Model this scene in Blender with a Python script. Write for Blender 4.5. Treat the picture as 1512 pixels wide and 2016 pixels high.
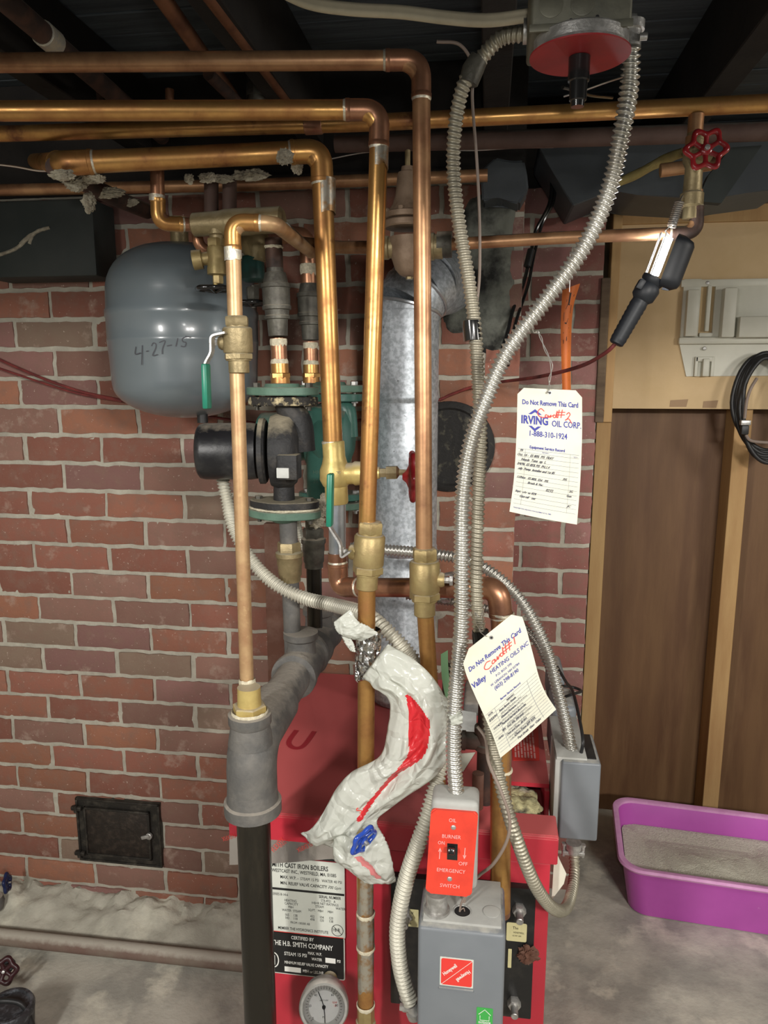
import bpy, bmesh, math, random
from mathutils import Vector, Matrix, noise
random.seed(7)
D = bpy.data
for o in list(D.objects): D.objects.remove(o)
SC = bpy.context.scene
COL = SC.collection
PI = math.pi

# ------------------------------------------------------------------ camera
H = 1.45
FPX = 1450.0
PITCH = math.radians(10.3)
YAW = math.radians(8.0)
cam_d = D.cameras.new('camera'); cam = D.objects.new('camera', cam_d); COL.objects.link(cam)
cam.location = (0, 0, H)
cam.rotation_euler = (PI/2 - PITCH, 0, YAW)
cam_d.sensor_fit = 'VERTICAL'; cam_d.sensor_height = 36.0; cam_d.sensor_width = 27.0
cam_d.lens = FPX/2016*36.0
cam_d.clip_start = 0.02; cam_d.clip_end = 30
SC.camera = cam

# ------------------------------------------------------------------ world, lights, exposure
SC.view_settings.view_transform = 'Standard'
SC.view_settings.look = 'None'
SC.view_settings.gamma = 1.0
SC.view_settings.exposure = 0.0
SC.view_settings.use_curve_mapping = False
w = D.worlds.new('basement_air'); SC.world = w; w.use_nodes = True
w.node_tree.nodes['Background'].inputs[0].default_value = (0.75, 0.8, 0.85, 1)
w.node_tree.nodes['Background'].inputs[1].default_value = 0.022

def area_light(name, loc, target, size, sizey, power, col):
    l = D.lights.new(name, 'AREA'); l.shape = 'RECTANGLE'; l.size = size; l.size_y = sizey
    l.energy = power; l.color = col
    o = D.objects.new(name, l); COL.objects.link(o); o.location = loc
    d = Vector(target) - Vector(loc)
    o.rotation_euler = d.to_track_quat('-Z', 'Y').to_euler()
    return o
area_light('ceiling_tube_light', (0.95, -1.05, 1.92), (0.0, 1.6, 0.8), 0.5, 0.10, 50, (1.0, 0.96, 0.90))
area_light('ceiling_tube_light', (-1.05, -0.95, 1.92), (0.1, 1.6, 0.8), 0.14, 0.6, 44, (1.0, 0.97, 0.92))
area_light('phone_torch', (0.03, -0.02, 1.53), (0.0, 1.6, 1.0), 0.03, 0.03, 1.7, (1.0, 0.98, 0.94))
area_light('far_room_light', (1.75, 0.55, 1.75), (0.7, 2.0, 0.5), 0.3, 0.3, 11, (1.0, 0.96, 0.90))
area_light('rear_fill_light', (0.2, -1.9, 0.9), (0.1, 1.5, 0.7), 1.6, 0.9, 1.5, (0.93, 0.97, 1.0))  # added fill: broad, faint and cool, from behind the camera

# ------------------------------------------------------------------ pixel -> plane helpers
sY, cY, sP, cP = math.sin(YAW), math.cos(YAW), math.sin(PITCH), math.cos(PITCH)
F_ = Vector((-sY*cP, cY*cP, -sP)); R_ = Vector((cY, sY, 0)); U_ = Vector((-sY*sP, cY*sP, cP))
CAMP = Vector((0, 0, H))
def ray(px, py): return F_ + R_*((px-756)/FPX) + U_*((1008-py)/FPX)
def P(px, py, W):
    d = ray(px, py); return CAMP + d*(W/d.y)
def PZ(px, py, z):
    d = ray(px, py); return CAMP + d*((z-H)/d.z)
def dep(p): return (Vector(p)-CAMP).dot(F_)
def RD(p, wpx): return wpx*dep(p)/FPX/2          # radius of something wpx wide at point p

# ------------------------------------------------------------------ materials
MATS = {}
def mat(name, col, rough=0.5, metal=0.0, col2=None, nscale=30, ndetail=4, lo=0.35, hi=0.65, bump=0.0, bscale=80,
        spec=0.5, emis=None, estr=0, alpha=1, trans=0, ior=1.45, col3=None, n3=8, lo3=0.55, hi3=0.7, rough2=None,
        stretch=None, dust=None, dust_lo=0.55, dust_hi=0.85, sss=0, coat=0):
    if name in MATS: return MATS[name]
    m = D.materials.new(name); m.use_nodes = True; MATS[name] = m
    nt = m.node_tree; b = nt.nodes['Principled BSDF']; L = nt.links
    b.inputs['Base Color'].default_value = (*col, 1); b.inputs['Roughness'].default_value = rough
    b.inputs['Metallic'].default_value = metal; b.inputs['Specular IOR Level'].default_value = spec
    b.inputs['IOR'].default_value = ior
    if coat: b.inputs['Coat Weight'].default_value = coat; b.inputs['Coat Roughness'].default_value = 0.12
    if trans: b.inputs['Transmission Weight'].default_value = trans
    if alpha < 1: b.inputs['Alpha'].default_value = alpha
    if emis: b.inputs['Emission Color'].default_value = (*emis, 1); b.inputs['Emission Strength'].default_value = estr
    tc = nt.nodes.new('ShaderNodeTexCoord'); src = tc.outputs['Object']
    if stretch:
        mp = nt.nodes.new('ShaderNodeMapping'); mp.inputs['Scale'].default_value = stretch
        L.new(src, mp.inputs['Vector']); src = mp.outputs['Vector']
    def nz(scale, detail=4, rough_=0.6):
        n = nt.nodes.new('ShaderNodeTexNoise'); n.inputs['Scale'].default_value = scale
        n.inputs['Detail'].default_value = detail; n.inputs['Roughness'].default_value = rough_
        L.new(src, n.inputs['Vector']); return n
    def rng(sock, a, c):
        r = nt.nodes.new('ShaderNodeMapRange'); r.inputs['From Min'].default_value = a; r.inputs['From Max'].default_value = c
        L.new(sock, r.inputs['Value']); return r.outputs['Result']
    def mix(fac, c1, c2):
        x = nt.nodes.new('ShaderNodeMix'); x.data_type = 'RGBA'
        L.new(fac, x.inputs['Factor'])
        for s, i in ((c1, 6), (c2, 7)):
            if isinstance(s, tuple): x.inputs[i].default_value = (*s, 1)
            else: L.new(s, x.inputs[i])
        return x.outputs[2]
    cur = col
    if col2:
        f = rng(nz(nscale, ndetail).outputs['Fac'], lo, hi); cur = mix(f, col, col2)
        if rough2 is not None:
            r = nt.nodes.new('ShaderNodeMapRange'); L.new(f, r.inputs['Value'])
            r.inputs['To Min'].default_value = rough; r.inputs['To Max'].default_value = rough2
            L.new(r.outputs['Result'], b.inputs['Roughness'])
    if col3:
        f = rng(nz(n3, 6).outputs['Fac'], lo3, hi3); cur = mix(f, cur, col3)
    if dust:
        g = nt.nodes.new('ShaderNodeNewGeometry'); sx = nt.nodes.new('ShaderNodeSeparateXYZ'); L.new(g.outputs['Normal'], sx.inputs[0])
        nn = nz(60, 5); a = nt.nodes.new('ShaderNodeMath'); a.operation = 'MULTIPLY_ADD'
        L.new(nn.outputs['Fac'], a.inputs[0]); a.inputs[1].default_value = 0.6; L.new(sx.outputs['Z'], a.inputs[2])
        f = rng(a.outputs[0], dust_lo+0.25, dust_hi+0.25); cur = mix(f, cur, dust)
        if metal:
            mm = nt.nodes.new('ShaderNodeMapRange'); L.new(f, mm.inputs['Value']); mm.inputs['To Min'].default_value = metal; mm.inputs['To Max'].default_value = 0
            L.new(mm.outputs['Result'], b.inputs['Metallic'])
    if not isinstance(cur, tuple): L.new(cur, b.inputs['Base Color'])
    if bump:
        n = nz(bscale, 6); bn = nt.nodes.new('ShaderNodeBump'); bn.inputs['Strength'].default_value = bump
        bn.inputs['Distance'].default_value = 0.004
        L.new(n.outputs['Fac'], bn.inputs['Height']); L.new(bn.outputs['Normal'], b.inputs['Normal'])
    return m

mat('copper_gold', (.60,.33,.11), .30, .8, (.40,.19,.07), 20, 6, .40, .66, .05, 60, col3=(.20,.085,.045), n3=16, lo3=.60, hi3=.70, rough2=.46)
mat('copper_pale', (.58,.38,.20), .42, .5, (.44,.25,.13), 34, 5, .4, .7, .05, 60, col3=(.62,.42,.22), n3=60, lo3=.62, hi3=.72)
mat('copper_brown', (.55,.31,.16), .38, .65, (.34,.17,.09), 20, 5, .4, .65, .05, 60, dust=(.10,.075,.055), dust_lo=.75, dust_hi=1.0)
mat('copper_red', (.44,.22,.125), .36, .75, (.26,.125,.08), 22, 5, .4, .65, .05, 60)
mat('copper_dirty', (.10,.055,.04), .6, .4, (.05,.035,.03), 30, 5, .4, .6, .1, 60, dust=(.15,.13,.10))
mat('solder', (.60,.57,.50), .35, .6, (.72,.66,.50), 120, 4, .4, .6, .3, 200)
mat('solder_smear', (.48,.45,.38), .35, .75, (.40,.22,.09), 55, 5, .45, .62, .1, 100)
mat('flux_crust', (.72,.66,.50), .8, 0, (.5,.45,.33), 150, 4, bump=.6, bscale=250)
mat('brass', (.36,.28,.125), .45, .5, (.30,.22,.10), 50, 4, .4, .65, .12, 160, dust=(.40,.34,.24), dust_lo=.6, dust_hi=1.0)
mat('brass_bright', (.62,.48,.18), .42, .45, (.50,.36,.13), 40, 4, .4, .7, .1, 160, dust=(.42,.36,.25))
mat('bronze_dull', (.30,.25,.15), .5, .5, (.20,.17,.11), 40, 4, .4, .65, .2, 150, dust=(.32,.27,.21))
mat('bronze_pinkish', (.30,.215,.15), .55, .35, (.22,.15,.10), 40, 5, .4, .65, .15, 150)
mat('valve_grey', (.12,.115,.095), .5, .5, (.07,.065,.055), 50, 4, .4, .65, .2, 150, dust=(.32,.28,.22))
mat('iron_black', (.032,.028,.022), .27, .6, (.085,.070,.050), 16, 6, .48, .78, .08, 60, stretch=(1,1,.25))
mat('iron_cast', (.10,.097,.092), .66, .1, (.16,.15,.135), 30, 6, .4, .7, .3, 120, dust=(.30,.27,.23), dust_lo=.55, dust_hi=1.0)
mat('pump_black', (.012,.012,.014), .38, .0, (.03,.03,.03), 30, 4, .5, .7, .1, 120, dust=(.22,.19,.15), dust_lo=.8, dust_hi=1.05)
mat('pump_cast', (.02,.02,.021), .6, .0, (.05,.045,.04), 30, 4, .5, .7, .4, 120, dust=(.32,.28,.20), dust_lo=.5, dust_hi=.95)
mat('green_paint', (.06,.17,.135), .32, .0, (.045,.13,.105), 20, 4, dust=(.24,.24,.19), dust_lo=.75, dust_hi=1.1, bump=.1, bscale=100)
mat('green_flange', (.12,.21,.155), .55, .0, (.085,.155,.115), 30, 4, dust=(.26,.25,.20), dust_lo=.6, dust_hi=1.0, bump=.2, bscale=120)
mat('green_vinyl', (.015,.19,.12), .35, 0, (.015,.15,.095), 40)
mat('corroded', (.03,.027,.024), .85, 0, (.60,.50,.30), 70, 6, .50, .66, .9, 140)
mat('galv', (.36,.39,.42), .44, .6, (.56,.60,.64), 110, 3, .40, .60, .06, 120, col3=(.17,.18,.19), n3=120, lo3=.66, hi3=.71)
mat('galv_smooth', (.40,.43,.46), .30, .8, (.52,.55,.58), 30, 3, .4, .6)
mat('conduit_steel', (.56,.55,.51), .33, .8, (.44,.42,.37), 15, 4, .4, .7, spec=.5)
mat('conduit_dull', (.40,.37,.29), .45, .65, (.28,.255,.20), 15, 4, .4, .7)
mat('conduit_cream', (.56,.54,.45), .5, .3, (.45,.43,.36), 15, 4)
mat('conduit_dark', (.30,.27,.24), .36, .8, (.20,.18,.16), 15, 4)
mat('steel_zinc', (.55,.54,.52), .4, .7, (.38,.37,.35), 80, 4, .4, .6, .2, 200)
mat('tank_grey', (.125,.15,.165), .28, 0, (.145,.17,.18), 6, 3, .3, .7, coat=.35)
mat('red_jacket', (.50,.026,.045), .38, 0, (.42,.028,.045), 5, 5, .3, .7, .03, 60, dust=(.50,.10,.10), dust_lo=.55, dust_hi=.95)
mat('red_switch', (.70,.055,.03), .38, 0, (.55,.04,.025), 25, 5, .45, .75)
mat('red_wheel', (.30,.016,.02), .28, 0, (.22,.012,.016), 30, 4, .4, .6, coat=.4)
mat('red_disc', (.32,.02,.022), .5, 0, (.22,.018,.02), 18, 5)
mat('blue_wheel', (.02,.07,.42), .25, 0, coat=.4)
mat('grey_box', (.175,.19,.205), .42, 0, (.155,.17,.185), 12, 4, dust=(.42,.41,.37), dust_lo=.85, dust_hi=1.15, bump=.03)
mat('grey_box_dusty', (.42,.42,.39), .6, 0, (.34,.34,.32), 16, 5, bump=.1)
mat('box_green_grey', (.17,.165,.125), .5, .4, (.10,.098,.078), 22, 5, .4, .7, .1, 90)
mat('black_plate', (.012,.012,.012), .45, 0, (.04,.035,.03), 22, 6, .5, .75, .1, 80)
mat('black_rubber', (.012,.012,.013), .45, 0, (.02,.02,.02), 20)
mat('black_gloss', (.01,.01,.01), .22, 0, coat=.3)
mat('grip_rubber', (.012,.014,.018), .5, 0)
mat('paper', (.66,.655,.55), .8, 0, (.60,.575,.45), 14, 6, .45, .75, .05, 60)
mat('paper_grey', (.60,.61,.58), .8, 0, (.45,.46,.44), 30, 5)
mat('ink_blue', (.045,.05,.30), .7); mat('ink_red', (.62,.05,.04), .7); mat('ink_pen', (.06,.06,.09), .8); mat('ink_rule', (.18,.20,.27), .8)
mat('ink_black', (.012,.012,.012), .6); mat('ink_white', (.75,.75,.70), .6); mat('ink_marker', (.05,.05,.06), .6)
mat('label_white', (.62,.64,.58), .45, 0, (.55,.57,.51), 12, 5)
mat('label_black', (.015,.015,.015), .4)
mat('label_yellow', (.72,.66,.36), .6, 0, (.60,.55,.30), 40, 5, .5, .7)
mat('label_green', (.05,.36,.07), .45)
mat('label_red', (.70,.045,.035), .4)
mat('print_pink', (.85,.42,.40), .5)
mat('bag_white', (.78,.80,.74), .20, 0, (.72,.74,.67), 10, 4, bump=.35, bscale=30, sss=0)
mat('bag_red', (.66,.03,.04), .28, 0, (.55,.03,.035), 16, 4, bump=.5, bscale=45)
mat('bag_pink', (.55,.18,.18), .35, 0, bump=.3, bscale=45)
mat('foil', (.72,.72,.72), .18, 1.0, (.5,.5,.5), 30, 4, bump=1.0, bscale=45)
mat('foil_flat', (.62,.58,.57), .28, .85, (.48,.44,.42), 8, 4, bump=.15, bscale=40)
mat('orange_strip', (.66,.17,.035), .55, 0, (.58,.14,.03), 20)
mat('panel_tan', (.60,.44,.25), .75, 0, (.53,.38,.20), 9, 6, .3, .75, .1, 150, col3=(.36,.23,.11), n3=3, lo3=.62, hi3=.8)
mat('ply_brown', (.155,.082,.036), .6, 0, (.105,.05,.022), 5, 6, .35, .65, .12, 60, stretch=(3,3,.35), col3=(.21,.12,.055), n3=2.6, lo3=.52, hi3=.75)
mat('stud_wood', (.44,.28,.12), .7, 0, (.36,.21,.085), 7, 6, .35, .65, .15, 60, stretch=(4,4,.5))
mat('old_wood', (.17,.12,.075), .85, 0, (.085,.055,.035), 7, 6, .35, .65, .4, 60, stretch=(.6,4,4))
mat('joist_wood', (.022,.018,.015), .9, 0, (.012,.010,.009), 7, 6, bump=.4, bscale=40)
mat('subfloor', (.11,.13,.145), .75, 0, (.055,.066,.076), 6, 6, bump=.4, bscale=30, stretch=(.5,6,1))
mat('rust_strip', (.13,.055,.035), .8, 0, (.20,.12,.09), 14, 6, .45, .7, .3, 60)
mat('duct_grey', (.075,.085,.092), .5, .3, (.055,.062,.068), 7, 5, bump=.08)
mat('duct_dark', (.025,.032,.030), .7, .2, (.04,.045,.042), 7, 5, bump=.1)
mat('pipe_rusty', (.085,.05,.04), .7, .2, (.12,.075,.06), 18, 6, bump=.2, dust=(.10,.09,.075))
mat('floor_pipe', (.20,.16,.125), .8, 0, (.16,.10,.08), 12, 6, bump=.3, dust=(.40,.37,.31), dust_lo=.45, dust_hi=.9)
mat('lint', (.46,.42,.32), .95, 0, (.24,.21,.16), 60, 6, bump=1, bscale=160)
mat('cobweb', (.42,.40,.33), .95)
mat('wool', (.60,.55,.30), .95, 0, (.12,.11,.08), 30, 7, .42, .62, 1, 90, col3=(.70,.68,.55), n3=18, lo3=.55, hi3=.7)
mat('cream_plastic', (.60,.59,.50), .42, 0, (.56,.55,.46), 14)
mat('tote_purple', (.50,.10,.45), .36, 0, (.44,.085,.40), 6, 5, coat=.1, col3=(.60,.28,.55), n3=40, lo3=.72, hi3=.78)
mat('tote_rim', (.70,.36,.62), .42, 0, (.62,.28,.54), 30)
mat('litter', (.66,.64,.53), .95, 0, (.52,.50,.41), 130, 6, .3, .7, 1, 260, col3=(.16,.15,.13), n3=190, lo3=.66, hi3=.7)
mat('cable_sheath', (.46,.41,.30), .6, 0, (.36,.32,.23), 18, 5)
mat('cord_red', (.20,.035,.03), .5, 0, (.10,.02,.02), 30)
mat('wire_brown', (.22,.17,.14), .5); mat('wire_bare', (.60,.58,.55), .3, .9)
mat('cast_door', (.035,.032,.028), .45, .5, (.09,.08,.065), 40, 6, .48, .7, .35, 90)
mat('cast_door_face', (.028,.022,.018), .5, .3, (.06,.045,.035), 60, 6, .48, .7, .6, 70)
mat('glass_dial', (.9,.9,.9), .05, 0, trans=1.0, ior=1.45)
mat('dial_white', (.62,.62,.60), .5)
mat('gauge_steel', (.48,.47,.45), .42, .6, (.36,.35,.32), 40, 5, dust=(.50,.47,.42), dust_lo=.7, dust_hi=1.1)
mat('lamp_tube', (1,1,1), .3, emis=(.93,.97,1.0), estr=55)
mat('lamp_clear', (.9,.93,.95), .08, 0, trans=1.0, ior=1.3)
mat('teal_dark', (.02,.085,.075), .45, 0, (.03,.06,.05), 30)
mat('green_tag', (.22,.42,.22), .5); mat('foam_yellow', (.42,.34,.12), .8, 0, (.30,.24,.10), 30, 5, bump=.5)
mat('thimble_black', (.018,.017,.016), .8, 0, (.13,.12,.085), 34, 6, .55, .7, .8, 60)
mat('soot', (.012,.012,.011), .95, 0, (.15,.155,.13), 9, 6, .42, .58, .6, 30)
mat('mortar_patch', (.27,.265,.225), .95, 0, (.17,.165,.14), 12, 6, .4, .65, .6, 40)
mat('meter_bronze', (.05,.05,.055), .4, .4, (.14,.15,.17), 60, 5, .5, .65, .4, 90)
mat('bronze_mixer', (.33,.26,.14), .45, .5, (.24,.19,.10), 40, 4, .4, .65, .2, 150, dust=(.33,.29,.20), dust_lo=.4, dust_hi=.9)

# translucent plastic for the bag
def make_translucent(name, fac):
    m = MATS[name]; nt = m.node_tree; b = nt.nodes['Principled BSDF']; out = nt.nodes['Material Output']
    t = nt.nodes.new('ShaderNodeBsdfTranslucent'); mx = nt.nodes.new('ShaderNodeMixShader'); mx.inputs[0].default_value = fac
    src = b.inputs['Base Color'].links[0].from_socket if b.inputs['Base Color'].links else None
    if src: nt.links.new(src, t.inputs['Color'])
    nt.links.new(b.outputs[0], mx.inputs[1]); nt.links.new(t.outputs[0], mx.inputs[2]); nt.links.new(mx.outputs[0], out.inputs['Surface'])
make_translucent('bag_white', .42)
make_translucent('bag_red', .2)
def crease(name, scale, strength):
    nt = MATS[name].node_tree; L = nt.links; b = nt.nodes['Principled BSDF']
    tc = nt.nodes.new('ShaderNodeTexCoord'); n = nt.nodes.new('ShaderNodeTexNoise'); n.inputs['Scale'].default_value = 14; n.inputs['Detail'].default_value = 3
    L.new(tc.outputs['Object'], n.inputs['Vector'])
    ad = nt.nodes.new('ShaderNodeVectorMath'); ad.operation = 'MULTIPLY_ADD'; L.new(n.outputs['Color'], ad.inputs[0]); ad.inputs[1].default_value = (.05, .05, .05); L.new(tc.outputs['Object'], ad.inputs[2])
    v = nt.nodes.new('ShaderNodeTexVoronoi'); v.feature = 'DISTANCE_TO_EDGE'; v.inputs['Scale'].default_value = scale; L.new(ad.outputs[0], v.inputs['Vector'])
    r = nt.nodes.new('ShaderNodeMapRange'); r.inputs['From Max'].default_value = .25; L.new(v.outputs['Distance'], r.inputs['Value'])
    bp = nt.nodes.new('ShaderNodeBump'); bp.inputs['Strength'].default_value = strength; bp.inputs['Distance'].default_value = .005
    L.new(r.outputs['Result'], bp.inputs['Height'])
    if b.inputs['Normal'].links: L.new(b.inputs['Normal'].links[0].from_socket, bp.inputs['Normal'])
    L.new(bp.outputs['Normal'], b.inputs['Normal'])
crease('bag_white', 30, .55); crease('bag_red', 30, .5); crease('foil', 60, .9)

# ------------------------------------------------------------------ object helpers
def link(name, bm, m, parent=None, smooth=True, sharp=40):
    me = D.meshes.new(name)
    bmesh.ops.recalc_face_normals(bm, faces=bm.faces[:]) if len(bm.faces) < 200000 else None
    bm.to_mesh(me); bm.free()
    ms = m if isinstance(m, (list, tuple)) else [m]
    for q in ms: me.materials.append(MATS[q])
    if smooth:
        for p in me.polygons: p.use_smooth = True
        try: me.set_sharp_from_angle(angle=math.radians(sharp))
        except Exception: pass
    o = D.objects.new(name, me); COL.objects.link(o)
    if parent is not None:
        o.parent = parent
        chain = Vector((0, 0, 0)); q = parent
        while q is not None: chain += q.location; q = q.parent
        o.location = -chain            # builders work in world coordinates; roots are unrotated Empties
        me.transform(Matrix.Identity(4))
    return o
def tag(o, label, cat=None, group=None, kind=None):
    if label: o['label'] = label
    if cat: o['category'] = cat
    if group: o['group'] = group
    if kind: o['kind'] = kind
    return o
def thing(name, label, cat, loc, group=None):
    o = D.objects.new(name, None); COL.objects.link(o); o.location = loc; o.empty_display_size = .02
    return tag(o, label, cat, group)
def struct(name, bm, m, smooth=False):
    o = link(name, bm, m, None, smooth); o['kind'] = 'structure'; return o

def frame_z(d):
    d = Vector(d).normalized(); a = Vector((0, 0, 1)) if abs(d.z) < .9 else Vector((0, 1, 0))
    x = a.cross(d).normalized(); return x, d.cross(x).normalized(), d
def ring(bm, c, x, y, rads, segs, ph=0):
    if not hasattr(rads, '__len__'): rads = [rads]*segs
    return [bm.verts.new(c + x*(rads[i]*math.cos(2*PI*i/segs+ph)) + y*(rads[i]*math.sin(2*PI*i/segs+ph))) for i in range(segs)]
def bridge(bm, a, b):
    n = len(a)
    for i in range(n): bm.faces.new((a[i], a[(i+1) % n], b[(i+1) % n], b[i]))
def lathe(bm, p0, d, prof, segs=24, ph=0, cap=True):
    """prof: [(distance along d, radius)]"""
    x, y, z = frame_z(d); p0 = Vector(p0); rs = []
    for h, r in prof: rs.append(ring(bm, p0+z*h, x, y, max(r, 1e-5), segs, ph))
    for a, b in zip(rs, rs[1:]): bridge(bm, a, b)
    if cap:
        bm.faces.new(list(reversed(rs[0]))); bm.faces.new(rs[-1])
def fillet(pts, rad, n=8):
    pts = [Vector(p) for p in pts]; out = [pts[0]]
    for i in range(1, len(pts)-1):
        a, b, c = pts[i-1], pts[i], pts[i+1]
        r = rad[i-1] if hasattr(rad, '__len__') else rad
        u = (a-b); v = (c-b); r = min(r, u.length*.49, v.length*.49)
        pa = b+u.normalized()*r; pc = b+v.normalized()*r
        for k in range(n+1):
            t = k/n; out.append(pa*(1-t)**2 + b*(2*t*(1-t)) + pc*t*t)
    out.append(pts[-1]); return out
def crom(pts, n=10):
    pts = [Vector(p) for p in pts]; q = [pts[0]*2-pts[1]]+pts+[pts[-1]*2-pts[-2]]; out = []
    for i in range(1, len(q)-2):
        p0, p1, p2, p3 = q[i-1:i+3]
        for k in range(n):
            t = k/n
            out.append(.5*((2*p1)+(p2-p0)*t+(2*p0-5*p1+4*p2-p3)*t*t+(3*p1-p0-3*p2+p3)*t**3))
    out.append(pts[-1]); return out
def resample(pts, step):
    L = [0]
    for a, b in zip(pts, pts[1:]): L.append(L[-1]+(b-a).length)
    n = max(2, int(L[-1]/step)); out = []; j = 0
    for k in range(n+1):
        s = L[-1]*k/n
        while j < len(L)-2 and L[j+1] < s: j += 1
        t = (s-L[j])/max(1e-9, L[j+1]-L[j]); out.append(pts[j].lerp(pts[j+1], min(1, t)))
    return out, L[-1]
def sweep(bm, pts, r, segs=16, cap=True, prof=None):
    """round tube along pts; r number, list, or function(i, angle_index)"""
    n = len(pts); prev = None; rs = []
    t0 = (pts[1]-pts[0]).normalized(); x, y, _ = frame_z(t0)
    for i, p in enumerate(pts):
        t = (pts[min(i+1, n-1)]-pts[max(i-1, 0)]).normalized()
        x = (x - t*x.dot(t)).normalized(); y = t.cross(x)
        if callable(r): rr = [r(i, k) for k in range(segs)]
        elif hasattr(r, '__len__'): rr = r[i]
        else: rr = r
        rs.append(ring(bm, p, x, y, rr, segs))
    for a, b in zip(rs, rs[1:]): bridge(bm, a, b)
    if cap: bm.faces.new(list(reversed(rs[0]))); bm.faces.new(rs[-1])
def box(bm, lo, hi, bev=0.0, segs=2):
    x0, y0, z0 = lo; x1, y1, z1 = hi
    v = [bm.verts.new(c) for c in ((x0,y0,z0),(x1,y0,z0),(x1,y1,z0),(x0,y1,z0),(x0,y0,z1),(x1,y0,z1),(x1,y1,z1),(x0,y1,z1))]
    fs = [bm.faces.new([v[i] for i in f]) for f in ((3,2,1,0),(4,5,6,7),(0,1,5,4),(1,2,6,5),(2,3,7,6),(3,0,4,7))]
    if bev:
        es = list({e for f in fs for e in f.edges})
        bmesh.ops.bevel(bm, geom=es, offset=bev, segments=segs, profile=.5, affect='EDGES')
def boxpx(bm, x0, y0, x1, y1, W0, W1, bev=0.0, segs=2):
    a = P(x0, (y0+y1)/2, W0); b = P(x1, (y0+y1)/2, W0); xm = (x0+x1)/2
    t = P(xm, y0, W0); d = P(xm, y1, W0)
    box(bm, (a.x, W0, d.z), (b.x, W1, t.z), bev, segs); return a.x, b.x, d.z, t.z
def obb(bm, c, x, y, z, hx, hy, hz, bev=0):
    vs = []
    n0 = len(bm.verts); b2 = bmesh.new(); box(b2, (-hx,-hy,-hz), (hx,hy,hz), bev)
    M = Matrix((x.normalized(), y.normalized(), z.normalized())).transposed().to_4x4(); M.translation = c
    b2.transform(M); me = D.meshes.new('t'); b2.to_mesh(me); b2.free(); bm.from_mesh(me); D.meshes.remove(me)
def prism(bm, pts, off):
    """closed polygon of world points extruded by vector off"""
    off = Vector(off); a = [bm.verts.new(Vector(p)) for p in pts]; b = [bm.verts.new(Vector(p)+off) for p in pts]
    bm.faces.new(a); bm.faces.new(list(reversed(b)))
    for i in range(len(a)): j = (i+1) % len(a); bm.faces.new((a[i], b[i], b[j], a[j]))
def jitter(bm, amp, scale, seed=0):
    for v in bm.verts:
        v.co += noise.noise_vector(v.co*scale+Vector((seed*7.3, seed, 0)))*amp
def NB(): return bmesh.new()

# text ---------------------------------------------------------------
def text_polys(items):
    """items: (string, x, y, size, xscale, shear) -> list of (verts2d, faces)"""
    out = []
    for it in items:
        s, x, y, size = it[:4]; xs = it[4] if len(it) > 4 else 1; sh = it[5] if len(it) > 5 else 0
        bold = it[6] if len(it) > 6 else 0; al = it[7] if len(it) > 7 else 'LEFT'; rot = it[8] if len(it) > 8 else 0
        cu = D.curves.new('t', 'FONT'); cu.body = s; cu.size = size; cu.shear = max(-1, min(1, sh)); cu.offset = bold; cu.align_x = al; cu.resolution_u = 2
        ob = D.objects.new('t', cu); me = D.meshes.new_from_object(ob)
        c, s_ = math.cos(rot), math.sin(rot)
        vs = []
        for v in me.vertices:
            vx, vy = v.co.x*xs, v.co.y
            vs.append((x+vx*c-vy*s_, y+vx*s_+vy*c))
        out.append((vs, [tuple(p.vertices) for p in me.polygons]))
        D.meshes.remove(me); D.objects.remove(ob); D.curves.remove(cu)
    return out
def put_polys(bm, polys, fn):
    for vs, fs in polys:
        bv = [bm.verts.new(fn(x, y)) for x, y in vs]
        for f in fs:
            try: bm.faces.new([bv[i] for i in f])
            except ValueError: pass
def stroke2(pts, wd):
    """2-D ribbon along pts"""
    vs = []; fs = []; n = len(pts)
    for i in range(n):
        a = pts[max(0, i-1)]; b = pts[min(n-1, i+1)]; dx, dy = b[0]-a[0], b[1]-a[1]; l = math.hypot(dx, dy) or 1
        nx, ny = -dy/l*wd/2, dx/l*wd/2
        vs += [(pts[i][0]+nx, pts[i][1]+ny), (pts[i][0]-nx, pts[i][1]-ny)]
    for i in range(n-1): fs.append((2*i, 2*i+1, 2*i+3, 2*i+2))
    return vs, fs
def smooth2(pts, n=6):
    return [(p.x, p.y) for p in crom([Vector((a, b, 0)) for a, b in pts], n)]
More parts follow.
